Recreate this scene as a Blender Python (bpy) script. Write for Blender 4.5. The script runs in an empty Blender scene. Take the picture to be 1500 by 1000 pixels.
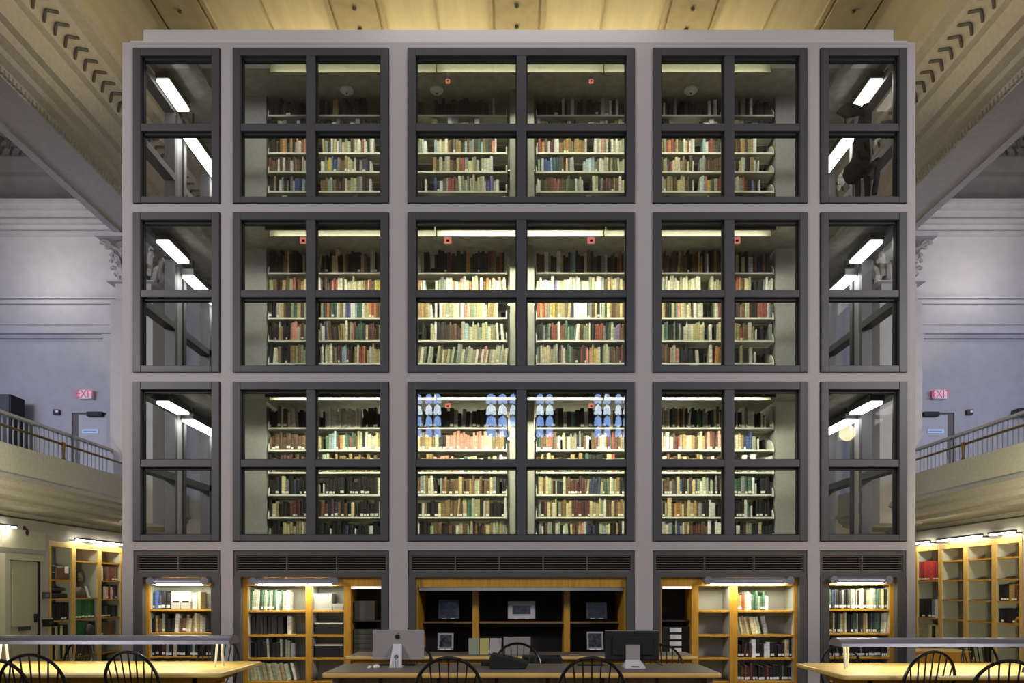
import bpy, math, random
from mathutils import Vector, Matrix
random.seed(11)
SC = bpy.context.scene
COL = SC.collection
PI = math.pi
F = 1070.0; CX = 752.0; HY = 863.0; EYE = 1.6
def wx(px, Y): return (px - CX) / F * Y
def wz(py, Y): return EYE + (HY - py) / F * Y

# ------------------------------------------------------------------ materials
MATS = {}
def mat(name, col, rough=0.6, metal=0.0, emit=None, estr=0.0, noise=0.0, nscale=30.0, stretch=(1, 1, 1), bump=0.0, col2=None):
    if name in MATS: return MATS[name]
    m = bpy.data.materials.new(name); m.use_nodes = True
    nt = m.node_tree; b = nt.nodes['Principled BSDF']
    b.inputs['Base Color'].default_value = (*col, 1)
    b.inputs['Roughness'].default_value = rough
    b.inputs['Metallic'].default_value = metal
    if emit:
        b.inputs['Emission Color'].default_value = (*emit, 1)
        b.inputs['Emission Strength'].default_value = estr
    if noise > 0 or bump > 0:
        tc = nt.nodes.new('ShaderNodeNewGeometry'); mp = nt.nodes.new('ShaderNodeMapping')
        mp.inputs['Scale'].default_value = stretch
        nz = nt.nodes.new('ShaderNodeTexNoise'); nz.inputs['Scale'].default_value = nscale; nz.inputs['Detail'].default_value = 4
        nt.links.new(tc.outputs['Position'], mp.inputs['Vector']); nt.links.new(mp.outputs['Vector'], nz.inputs['Vector'])
        if noise > 0:
            cr = nt.nodes.new('ShaderNodeValToRGB')
            cr.color_ramp.elements[0].position = 0.32; cr.color_ramp.elements[1].position = 0.68
            a = tuple(max(0, c * (1 - noise)) for c in col)
            z = col2 if col2 else tuple(min(1, c * (1 + noise)) for c in col)
            cr.color_ramp.elements[0].color = (*a, 1); cr.color_ramp.elements[1].color = (*z, 1)
            nt.links.new(nz.outputs['Fac'], cr.inputs['Fac']); nt.links.new(cr.outputs['Color'], b.inputs['Base Color'])
        if bump > 0:
            bp = nt.nodes.new('ShaderNodeBump'); bp.inputs['Strength'].default_value = bump; bp.inputs['Distance'].default_value = 0.01
            nt.links.new(nz.outputs['Fac'], bp.inputs['Height']); nt.links.new(bp.outputs['Normal'], b.inputs['Normal'])
    MATS[name] = m
    return m
def glass_mat(nm='window_glass', k=1.7):
    m = bpy.data.materials.new(nm); m.use_nodes = True
    nt = m.node_tree; nt.nodes.clear()
    o = nt.nodes.new('ShaderNodeOutputMaterial'); mx = nt.nodes.new('ShaderNodeMixShader')
    t = nt.nodes.new('ShaderNodeBsdfTransparent'); t.inputs['Color'].default_value = (0.95, 0.965, 0.955, 1)
    g = nt.nodes.new('ShaderNodeBsdfGlossy'); g.inputs['Roughness'].default_value = 0.0
    fr = nt.nodes.new('ShaderNodeFresnel'); fr.inputs['IOR'].default_value = 1.5
    mu = nt.nodes.new('ShaderNodeMath'); mu.operation = 'MULTIPLY'; mu.inputs[1].default_value = k; mu.use_clamp = True
    nt.links.new(fr.outputs['Fac'], mu.inputs[0]); nt.links.new(mu.outputs[0], mx.inputs['Fac'])
    nt.links.new(t.outputs[0], mx.inputs[1]); nt.links.new(g.outputs[0], mx.inputs[2]); nt.links.new(mx.outputs[0], o.inputs['Surface'])
    return m
GLASS = glass_mat(); GLASSC = glass_mat('low_mirror_glass', .02)  # side panes mirror less to mute lamp reflections; no actual coating
TOWER = mat('tower_paint', (0.40, 0.375, 0.38), 0.55, noise=0.05, nscale=60)
CAPM = mat('parapet_metal', (0.56, 0.53, 0.52), 0.4)
CHAR = mat('charcoal_frame', (0.055, 0.055, 0.062), 0.45)
CHARL = mat('charcoal_surround', (0.062, 0.062, 0.066), 0.5)
GASK = mat('black_gasket', (0.008, 0.008, 0.009), 0.6)
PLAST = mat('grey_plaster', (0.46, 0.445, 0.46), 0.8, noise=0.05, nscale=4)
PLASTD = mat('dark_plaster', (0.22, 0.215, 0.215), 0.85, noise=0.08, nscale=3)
BALC = mat('balcony_stone', (0.40, 0.38, 0.33), 0.85, noise=0.08, nscale=20)
CEILM = mat('ceiling_plaster', (0.56, 0.49, 0.33), 0.8, noise=0.08, nscale=2.5, stretch=(3, .4, 1))
CEILD = mat('ceiling_rib', (0.38, 0.32, 0.20), 0.8, noise=0.08, nscale=6)
BEAMM = mat('cornice_plaster', (0.42, 0.375, 0.31), 0.8, noise=0.07, nscale=14)
BEAMG = mat('beam_soffit_plaster', (0.44, 0.42, 0.42), 0.8, noise=0.06, nscale=14)
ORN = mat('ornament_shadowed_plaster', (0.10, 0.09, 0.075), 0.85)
ROS = mat('bronze_rosette', (0.07, 0.065, 0.02), 0.5)
FLOORM = mat('carpet', (0.16, 0.12, 0.09), 0.95, noise=0.25, nscale=60, bump=0.3)
INW = mat('inner_wall_paint', (0.34, 0.34, 0.31), 0.8, noise=0.06, nscale=20)
INC = mat('inner_ceiling_concrete', (0.34, 0.335, 0.29), 0.85, noise=0.15, nscale=8)
INF = mat('inner_floor', (0.2, 0.2, 0.18), 0.8)
SHELF = mat('cream_shelf_metal', (0.82, 0.83, 0.72), 0.45)
UPR = mat('shelf_upright_metal', (0.30, 0.30, 0.26), 0.5)
BEND = mat('white_bookend_metal', (0.75, 0.75, 0.70), 0.4)
FIXD = mat('dark_fixture_housing', (0.02, 0.02, 0.018), 0.5)
FIXIN = mat('fixture_reflector', (0.042, 0.040, 0.027), 0.4)
WOOD = mat('honey_oak', (0.46, 0.235, 0.022), 0.4, noise=0.18, nscale=7, stretch=(6, 6, .6))
WOODE = mat('pale_oak_edge', (0.66, 0.42, 0.12), 0.35, noise=0.12, nscale=6, stretch=(.6, 6, 6))
TABLE = mat('table_maple', (0.66, 0.47, 0.14), 0.3, noise=0.1, nscale=4, stretch=(.5, 5, 5))
DESKT = mat('desk_linoleum', (0.15, 0.125, 0.105), 0.55, noise=0.1, nscale=90)
DESKP = mat('desk_panel', (0.22, 0.17, 0.12), 0.6, noise=0.2, nscale=5, stretch=(4, 4, .4))
CBACK = mat('case_back_grey', (0.36, 0.37, 0.33), 0.8)
CDARK = mat('case_back_black', (0.007, 0.0065, 0.006), 0.8)
CHAIRM = mat('black_chair_lacquer', (0.006, 0.0055, 0.005), 0.28)
LAMPM = mat('grey_lamp_metal', (0.22, 0.22, 0.26), 0.35, 0.3)
LAMPW = mat('white_post', (0.72, 0.70, 0.6), 0.35)
BRASS = mat('brass', (0.20, 0.155, 0.05), 0.35, 0.8)
RAILM = mat('rail_grey', (0.36, 0.36, 0.38), 0.5)
ALU = mat('brushed_aluminium', (0.36, 0.335, 0.33), 0.4, 0.25)
ALUL = mat('bright_aluminium', (0.66, 0.64, 0.68), 0.35, 0.1)
BLACK = mat('black_plastic', (0.003, 0.003, 0.0035), 0.6)
WHITE = mat('white_plastic', (0.82, 0.82, 0.82), 0.4)
PAPER = mat('page_paper', (0.6, 0.56, 0.42), 0.9)
LABELM = mat('white_spine_label', (0.88, 0.87, 0.8), 0.7)
RED = mat('red_sign', (0.75, 0.04, 0.08), 0.5, emit=(0.9, 0.05, 0.1), estr=0.35)
SIGNW = mat('white_sign_face', (0.85, 0.85, 0.9), 0.5)
SIGNB = mat('blue_white_plate', (0.62, 0.78, 1.0), 0.35)
DOORM = mat('door_paint', (0.40, 0.39, 0.37), 0.7)
def emat(name, c, s): return mat(name, (0.8, 0.8, 0.8), 0.5, emit=c, estr=s)
TUBE = emat('fluorescent_tube', (1.0, 0.98, 0.90), 11)
TUBEB = emat('corridor_tube', (1.0, 1.0, 0.96), 9)

PAL = {
 'k': ('black', (0.006, 0.0055, 0.005)), 'd': ('dark brown', (0.032, 0.023, 0.015)), 's': ('grey', (0.25, 0.26, 0.25)),
 'w': ('white', (0.80, 0.80, 0.74)), 'W': ('ivory', (0.66, 0.64, 0.50)), 'y': ('cream', (0.50, 0.43, 0.23)),
 'Y': ('yellow', (0.66, 0.50, 0.05)), 't': ('tan', (0.30, 0.20, 0.075)), 'u': ('brown', (0.12, 0.06, 0.022)),
 'o': ('orange', (0.44, 0.20, 0.06)), 'r': ('red', (0.27, 0.055, 0.035)), 'm': ('maroon', (0.09, 0.02, 0.02)),
 'p': ('salmon pink', (0.70, 0.31, 0.24)), 'g': ('dark green', (0.03, 0.085, 0.05)), 'G': ('sage green', (0.36, 0.42, 0.28)),
 'b': ('blue', (0.05, 0.10, 0.32)), 'n': ('navy', (0.02, 0.03, 0.08)), 'c': ('light blue', (0.36, 0.52, 0.58)),
 'v': ('violet', (0.20, 0.14, 0.34)), 'e': ('emerald green', (0.02, 0.13, 0.03)), 'R': ('crimson', (0.42, 0.02, 0.02)),
}
BM = {}
for k, (nm, c) in PAL.items():
    for v in range(3):
        f = (0.72, 1.0, 1.25)[v]
        cc = tuple(min(0.9, x * f) for x in c)
        lum = sum(cc) / 3
        c2 = tuple(min(0.95, x * 1.25 + (0.006 if lum < .03 else .03 if lum < .25 else 0)) for x in cc)
        BM[k, v] = mat('book_cloth_%s_%d' % (nm.replace(' ', '_'), v), cc, 0.6, noise=0.22, nscale=9, stretch=(1.5, 1, 7), col2=c2)
# ------------------------------------------------------------------ mesh building
class MB:
    def __init__(s): s.v = []; s.f = []; s.m = []; s.mats = []
    def mi(s, m):
        if m is None: return 0
        if m not in s.mats: s.mats.append(m)
        return s.mats.index(m)
    def add(s, vs, fs, m=None, M=None):
        n = len(s.v); i = s.mi(m)
        if M is not None: vs = [tuple(M @ Vector(v)) for v in vs]
        s.v += vs
        for f in fs: s.f.append(tuple(n + k for k in f)); s.m.append(i)
        return s
    def box(s, x0, x1, y0, y1, z0, z1, m=None, M=None):
        if x0 > x1: x0, x1 = x1, x0
        vs = [(x0, y0, z0), (x1, y0, z0), (x1, y1, z0), (x0, y1, z0), (x0, y0, z1), (x1, y0, z1), (x1, y1, z1), (x0, y1, z1)]
        return s.add(vs, [(0, 3, 2, 1), (4, 5, 6, 7), (0, 1, 5, 4), (1, 2, 6, 5), (2, 3, 7, 6), (3, 0, 4, 7)], m, M)
    def prism(s, pts, axis, a, b, m=None, M=None, caps=True):
        """pts: 2-D outline; extruded along axis from a to b."""
        def p3(p, t):
            return {'x': (t, p[0], p[1]), 'y': (p[0], t, p[1]), 'z': (p[0], p[1], t)}[axis]
        n = len(pts)
        vs = [p3(p, a) for p in pts] + [p3(p, b) for p in pts]
        fs = [(i, (i + 1) % n, n + (i + 1) % n, n + i) for i in range(n)]
        if caps: fs += [tuple(range(n))[::-1], tuple(range(n, 2 * n))]
        return s.add(vs, fs, m, M)
    def tube(s, path, r, m=None, seg=8, M=None, caps=True, r2=None):
        vs = []; fs = []; n = len(path); P = [Vector(p) for p in path]
        up = None
        for i, p in enumerate(P):
            d = (P[min(i + 1, n - 1)] - P[max(i - 1, 0)]).normalized()
            if up is None:
                up = Vector((0, 0, 1)) if abs(d.z) < .9 else Vector((1, 0, 0))
            a = d.cross(up).normalized(); b = a.cross(d).normalized(); up = b
            rr = r if r2 is None else r + (r2 - r) * i / max(1, n - 1)
            for k in range(seg):
                t = 2 * PI * k / seg
                vs.append(tuple(p + a * math.cos(t) * rr + b * math.sin(t) * rr))
        for i in range(n - 1):
            for k in range(seg):
                fs.append((i * seg + k, i * seg + (k + 1) % seg, (i + 1) * seg + (k + 1) % seg, (i + 1) * seg + k))
        if caps: fs += [tuple(range(seg))[::-1], tuple(range((n - 1) * seg, n * seg))]
        return s.add(vs, fs, m, M)
    def lathe(s, prof, c=(0, 0, 0), m=None, seg=20, M=None, sx=1, sy=1):
        vs = []; fs = []; n = len(prof)
        for r, z in prof:
            for k in range(seg):
                t = 2 * PI * k / seg
                vs.append((c[0] + r * math.cos(t) * sx, c[1] + r * math.sin(t) * sy, c[2] + z))
        for i in range(n - 1):
            for k in range(seg):
                fs.append((i * seg + k, i * seg + (k + 1) % seg, (i + 1) * seg + (k + 1) % seg, (i + 1) * seg + k))
        fs += [tuple(range(seg))[::-1], tuple(range((n - 1) * seg, n * seg))]
        return s.add(vs, fs, m, M)
    def build(s, name, m=None, parent=None, bevel=0.0, smooth=False, local=False, loc=None):
        me = bpy.data.meshes.new(name)
        off = Vector((0, 0, 0))
        if parent is not None and not local: off = parent_loc(parent)
        if loc is not None: off = off + Vector(loc) if parent is not None else Vector(loc)
        me.from_pydata([tuple(Vector(v) - off) for v in s.v] if off.length else s.v, [], s.f)
        mats = s.mats or [m]
        for x in mats: me.materials.append(x if x else m)
        if s.mats:
            me.polygons.foreach_set('material_index', s.m)
        if smooth: me.polygons.foreach_set('use_smooth', [True] * len(me.polygons))
        me.update()
        o = bpy.data.objects.new(name, me); COL.objects.link(o)
        if loc is not None: o.location = loc
        if parent is not None: o.parent = parent
        if bevel > 0:
            b = o.modifiers.new('edge', 'BEVEL'); b.width = bevel; b.segments = 2; b.limit_method = 'ANGLE'
        if smooth:
            o.modifiers.new('es', 'EDGE_SPLIT').split_angle = math.radians(40)
        return o
def parent_loc(p):
    v = Vector(p.location)
    while p.parent: p = p.parent; v += Vector(p.location)
    return v
def tag(o, label=None, cat=None, group=None, kind=None):
    if label: o['label'] = label
    if cat: o['category'] = cat
    if group: o['group'] = group
    if kind: o['kind'] = kind
    return o
def root(name, loc, label=None, cat=None, group=None, kind=None, rz=0):
    o = bpy.data.objects.new(name, None); COL.objects.link(o); o.empty_display_size = .1
    o.location = loc; o.rotation_euler = (0, 0, rz)
    return tag(o, label, cat, group, kind)
def struct(mb, name, m, label=None, **k):
    o = mb.build(name, m, **k); o['kind'] = 'structure'
    if label: o['label'] = label
    return o
def text(body, size, m, name, parent, loc, rot=(PI / 2, 0, 0), ext=0.004):
    c = bpy.data.curves.new(name, 'FONT'); c.body = body; c.size = size; c.extrude = ext
    c.align_x = 'CENTER'; c.align_y = 'CENTER'; c.materials.append(m)
    tmp = bpy.data.objects.new(name, c); COL.objects.link(tmp); bpy.context.view_layer.update()
    me = bpy.data.meshes.new_from_object(tmp.evaluated_get(bpy.context.evaluated_depsgraph_get()))
    bpy.data.objects.remove(tmp); o = bpy.data.objects.new(name, me); COL.objects.link(o); o.parent = parent
    o.location = loc; o.rotation_euler = rot
    return o
def copy_tree(o, parent=None):
    kids = [c for c in bpy.data.objects if c.parent == o]
    c = o.copy(); COL.objects.link(c); c.parent = parent
    for k in kids: copy_tree(k, c)
    return c
ORD = ['zeroth', 'first', 'second', 'third', 'fourth', 'fifth', 'sixth', 'seventh', 'eighth', 'ninth', 'tenth', 'eleventh', 'twelfth']
def nth(n):
    if n < len(ORD): return ORD[n]
    return '%d%s' % (n, 'th' if 10 < n % 100 < 20 else {1: 'st', 2: 'nd', 3: 'rd'}.get(n % 10, 'th'))

# ------------------------------------------------------------------ camera
cam = bpy.data.cameras.new('camera'); co = bpy.data.objects.new('camera', cam); COL.objects.link(co)
cam.sensor_width = 36; cam.lens = F * 36 / 1500
co.location = (0, 0, EYE); co.rotation_euler = (PI / 2, 0, 0)
cam.shift_x = (750 - CX) / 1500; cam.shift_y = (HY - 500) / 1500
cam.clip_end = 200; SC.camera = co

# ------------------------------------------------------------------ tower frame
Y0 = 10.0
XL, XR = 179, 1341
BAYS = [(195, 323), (341, 570), (597, 930), (956, 1183), (1201, 1328)]
ROWS = [(71, 299), (311, 546), (559, 793)]
MULV = [None, (449, 462), (757, 771), (1061, 1075), None]
MULH = [(182, 193), (425, 436), (673, 684)]
X = lambda p: wx(p, Y0)
Z = lambda p: wz(p, Y0)
CEIL = [9.1, 6.78, 4.46]; FLO = [6.9, 4.6, 2.29]
tw = MB()
edges = [XL] + [e for b in BAYS for e in b] + [XR]
for i in range(0, len(edges), 2):
    tw.box(X(edges[i]), X(edges[i + 1]), Y0, Y0 + .2, 0, Z(62))
for (a, b) in [(62, 71), (299, 311), (546, 559), (793, 806)]:
    for (p, q) in BAYS:
        tw.box(X(p), X(q), Y0, Y0 + .2, Z(b), Z(a))
struct(tw, 'wall_tower_front', TOWER, 'grey gridded frame of the glass book tower, three window storeys over bookcases')
cp = MB()
cp.box(X(207), X(1312), Y0 + .06, Y0 + .5, Z(60) - .02, Z(42) + .03)
cp.box(X(190), X(1329), Y0 + .01, Y0 + .4, Z(62) - .01, Z(59))
struct(cp, 'trim_1', CAPM, 'pale metal parapet cap along the top of the book tower')
YB = 16.5
sd = MB()
TXL, TXR = X(XL), X(XR)
# side walls of the tower repeat the bay pattern in depth
SB = [(10.2, 11.28), (11.5, 13.55), (13.8, 16.3)]
for s_, xo in ((1, TXL), (-1, TXR)):
    sd2 = MB()
    xi = xo + s_ * .14
    ys = [(11.28, 11.5), (13.55, 13.8), (16.3, YB)]
    for (a, b) in ys: sd2.box(xo, xi, a, b, 0, Z(62))
    for (a, b) in [(62, 71), (299, 311), (546, 559), (793, 806)]:
        sd2.box(xo, xi, Y0 + .2, YB, Z(b), Z(a))
    sd2.box(xo, xi, Y0 + .2, YB, 0, Z(820))
    struct(sd2, 'wall_tower_' + ('left' if s_ > 0 else 'right'), TOWER, 'grey side frame of the book tower')
sb_ = MB(); sb_.box(TXL, TXR, YB, YB + .15, 0, Z(62)); struct(sb_, 'wall_tower_back', TOWER, 'plain back of the book tower')
for r in range(3):
    c = MB(); c.box(TXL + .14, TXR - .14, Y0 + .2, YB, CEIL[r], CEIL[r] + .1)
    # shallow concrete ribs crossing the corridor ceiling
    for xx in (-4.55, 4.75): c.box(xx - .06, xx + .06, Y0 + .25, YB, CEIL[r] - .07, CEIL[r])
    for yy in (12.2, 14.4): c.box(TXL + .14, -4.62, yy, yy + .09, CEIL[r] - .05, CEIL[r]); c.box(4.82, TXR - .14, yy, yy + .09, CEIL[r] - .05, CEIL[r])
    struct(c, 'ceiling_tower', INC, 'grey concrete ceiling of a book tower storey')
for r in range(3):
    c = MB(); c.box(TXL + .14, TXR - .14, Y0 + .2, YB, FLO[r], CEIL[r + 1] + .1 if False else (FLO[r] + .0001)) if False else None
    c.box(TXL + .14, TXR - .14, Y0 + .2, YB, FLO[r] - .1, FLO[r] - .005)
    struct(c, 'floor_tower', INF, 'dark floor of a book tower storey')
# windows
wn = 0
LEV = ['top', 'middle', 'lowest']
BAYN = ['first', 'second', 'widest centre', 'fourth', 'last']
for r, (ya, yb) in enumerate(ROWS):
    for b, (xa, xb) in enumerate(BAYS):
        wn += 1
        w = root('window_%d' % wn, (X((xa + xb) / 2), Y0, Z(yb)), '%s storey, %s bay window of the glass tower' % (LEV[r], BAYN[b]), 'window', kind='structure')
        g = .9
        x0, x1, z0, z1 = X(xa + g), X(xb - g), Z(yb - g), Z(ya + g)
        t = .105
        f = MB(); yf = (Y0 - .03, Y0 + .09)
        f.box(x0, x0 + t, *yf, z0, z1); f.box(x1 - t, x1, *yf, z0, z1)
        f.box(x0 + t, x1 - t, *yf, z0, z0 + t * .8); f.box(x0 + t, x1 - t, *yf, z1 - t, z1)
        f.build('frame', CHAR, w, bevel=.006)
        h = MULH[r]; m = MB(); m.box(x0 + t, x1 - t, Y0 - .02, Y0 + .08, Z(h[1]), Z(h[0]))
        m.build('transom', CHAR, w, bevel=.004)
        cols = [(x0 + t, x1 - t)]
        if MULV[b]:
            a, c = X(MULV[b][0]), X(MULV[b][1])
            m = MB(); m.box(a, c, Y0 - .025, Y0 + .085, z0 + t * .8, z1 - t); m.build('mullion', CHAR, w, bevel=.004)
            cols = [(x0 + t, a), (c, x1 - t)]
        gk = MB()
        for (a, c) in cols:
            for (q0, q1) in ((z0 + t * .8, Z(h[1])), (Z(h[0]), z1 - t)):
                gk.box(a, a + .018, Y0 + .03, Y0 + .1, q0, q1); gk.box(c - .018, c, Y0 + .03, Y0 + .1, q0, q1)
                gk.box(a, c, Y0 + .03, Y0 + .1, q1 - .03, q1); gk.box(a, c, Y0 + .03, Y0 + .1, q0, q0 + .015)
                p = MB()
                tl = random.uniform(-.002, .002)
                p.add([(a + .018, Y0 + .06 - tl, q0 + .015), (c - .018, Y0 + .06 + tl, q0 + .015), (c - .018, Y0 + .06 + tl, q1 - .03), (a + .018, Y0 + .06 - tl, q1 - .03)], [(0, 1, 2, 3)])
                p.build('pane', GLASS, w)
        gk.build('gasket', GASK, w)
    # side windows
    for s_, xo in ((1, TXL), (-1, TXR)):
        for (ya_, yb_) in SB[:2]:
            wn += 1
            w = root('window_%d' % wn, (xo, (ya_ + yb_) / 2, Z(yb)), '%s storey side window of the glass tower' % LEV[r], 'window', kind='structure')
            xa_, xb_ = sorted((xo + s_ * .01, xo + s_ * .17))
            f = MB(); z0, z1 = Z(yb - 1), Z(ya + 1); t = .09; xs = (xa_, xb_)
            f.box(*xs, ya_, ya_ + t, z0, z1); f.box(*xs, yb_ - t, yb_, z0, z1)
            f.box(*xs, ya_ + t, yb_ - t, z0, z0 + t); f.box(*xs, ya_ + t, yb_ - t, z1 - t, z1)
            h = MULH[r]; f.box(*xs, ya_ + t, yb_ - t, Z(h[1]), Z(h[0]))
            if yb_ - ya_ > 1.5:
                mid = (ya_ + yb_) / 2; f.box(*xs, mid - .06, mid + .06, z0 + t, z1 - t)
            f.build('frame', CHAR, w)
            p = MB(); xm = xo + s_ * .07
            p.add([(xm, ya_ + t, z0 + t), (xm, yb_ - t, z0 + t), (xm, yb_ - t, z1 - t), (xm, ya_ + t, z1 - t)], [(0, 1, 2, 3)])
            p.build('pane', GLASSC, w)

# ------------------------------------------------------------------ shelving inside the tower
YS = 11.1
def SX(p): return wx(p, YS)
def SZ(p): return wz(p, YS)
LIPS = [[168.3, 195.6, 223.3, 251, 279.6, 308], [399, 432, 465, 498.3, 531.5, 562], [626, 658.7, 691.3, 724, 757, 790]]
SEG = [(393, 449), (462, 560), (606, 742), (786, 920), (965, 1061), (1075, 1133)]
SEGF = [(393, 455), (455, 583), (583, 742), (786, 942), (942, 1068), (1068, 1133)]
SIDES = [(393, 742, 'before'), (786, 1133, 'beyond')]
for r in range(3):
    w = MB()
    w.box(-4.42, SX(390), YS, YS + 3.9, FLO[r], CEIL[r]); w.box(SX(1136), 4.62, YS, YS + 3.9, FLO[r], CEIL[r])
    struct(w, 'wall_stack_end', INW, 'grey painted wall panels flanking the shelving on the %s storey' % LEV[r])
    w = MB(); w.box(SX(747), SX(782), YS - .1, YS + .3, FLO[r], CEIL[r])
    struct(w, 'wall_stack_pillar', INW, 'pale grey pillar between the two shelving runs on the %s storey' % LEV[r])
    w = MB(); w.box(SX(390), SX(1136), YS + 2.6, YS + 2.7, FLO[r], CEIL[r])
    struct(w, 'wall_stack_back', INW, 'painted wall behind the shelving on the %s storey' % LEV[r])
    for s_, (pa, pb, _) in enumerate(SIDES):
        sh = root('library_shelving', (SX((pa + pb) / 2), YS, FLO[r]), 'cream metal library shelving on the %s storey, %s the middle pillar' % (LEV[r], 'left of' if s_ == 0 else 'right of'), 'shelving', 'shelving runs in the glass tower')
        for lp in LIPS[r]:
            b = MB(); z = SZ(lp)
            b.box(SX(pa), SX(pb), YS, YS + .012, z - .022, z + .003)
            b.box(SX(pa), SX(pb), YS + .012, YS + .26, z - .012, z)
            b.box(SX(pa), SX(pb), YS + .26, YS + .27, z - .03, z + .05)
            b.build('shelf', SHELF, sh)
            # curved bracket at the open end
            for e, px_ in ((1, pa), (-1, pb)):
                x = SX(px_); q = MB()
                pts = [(YS - .004, z - .03), (YS - .006, z + .03), (YS + .02, z + .08), (YS + .09, z + .15), (YS + .2, z + .19), (YS + .27, z + .19), (YS + .27, z - .03)]
                q.prism(pts, 'x', x - .008, x + .008); q.build('bracket', SHELF, sh)
        nu = 4
        for k in range(nu + 1):
            px_ = pa + (pb - pa) * k / nu; x = SX(px_)
            q = MB(); q.box(x - .02, x + .02, YS + .275, YS + .33, FLO[r], SZ(LIPS[r][0]) + .22); q.build('upright', UPR, sh)

# ------------------------------------------------------------------ books
BOOKS = []      # dict(x,y,z,w,h,d,rz,lean,code,label,area,lab)
def vis_h(py0, py1, r):
    """visible height in px of a tower book behind the transoms and frame"""
    top, bot = ROWS[r][0] + 12, ROWS[r][1] - 9
    a, b = max(py0, top), min(py1, bot); v = max(0, b - a)
    ma, mb_ = MULH[r]; v -= max(0, min(b, mb_) - max(a, ma))
    return max(0, v)
ENDS = []
def fill(string, pxa, pxb, lipy, Yp, hpx, where, r=None, lab=0.0, lean=0.0, depth=.17, tall=None, jit=.15, hidden=False, z=None, n0=0):
    n = len(string); tot = 0; ws = []; seq = n0
    for ch in string:
        k = random.uniform(.65, 1.45) if ch not in '_' else 1.0
        ws.append(k); tot += k
    x = pxa; zc = wz(lipy, Yp) if z is None else z
    i = 0; num = n0; runlean = 0
    prev_gap = True
    for ch, k in zip(string, ws):
        wpx = k / tot * (pxb - pxa)
        if ch == '_':
            x += wpx; prev_gap = True; continue
        if ch == 'E':
            ENDS.append((wx(x + wpx / 2, Yp), Yp, zc, where)); x += wpx; continue
        num += 1
        if lean == 0 and random.random() < .05: runlean = random.choice((-.06, .07))
        elif random.random() < .4: runlean = 0
        hp = hpx * random.uniform(1 - jit * 1.5, 1 + jit) * (.97 if ch in 'kumd' else 1.0)
        h = hp / F * Yp; wd = wpx / F * Yp
        le = lean if lean else runlean
        area = wpx * (vis_h(lipy - hp, lipy, r) if r is not None else hp)
        if hidden: area = 0
        BOOKS.append(dict(x=wx(x + wpx / 2, Yp), y=Yp + random.uniform(.012, .05), z=zc, w=wd * .955, h=h * math.cos(le), d=depth * random.uniform(.85, 1.1),
                          rz=0, lean=le, code=ch, v=random.randrange(3), n=num, where=where, area=area, lab=random.random() < lab))
        x += wpx
SHN = ['top', 'second', 'third', 'fourth', 'fifth', 'bottom']
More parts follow.
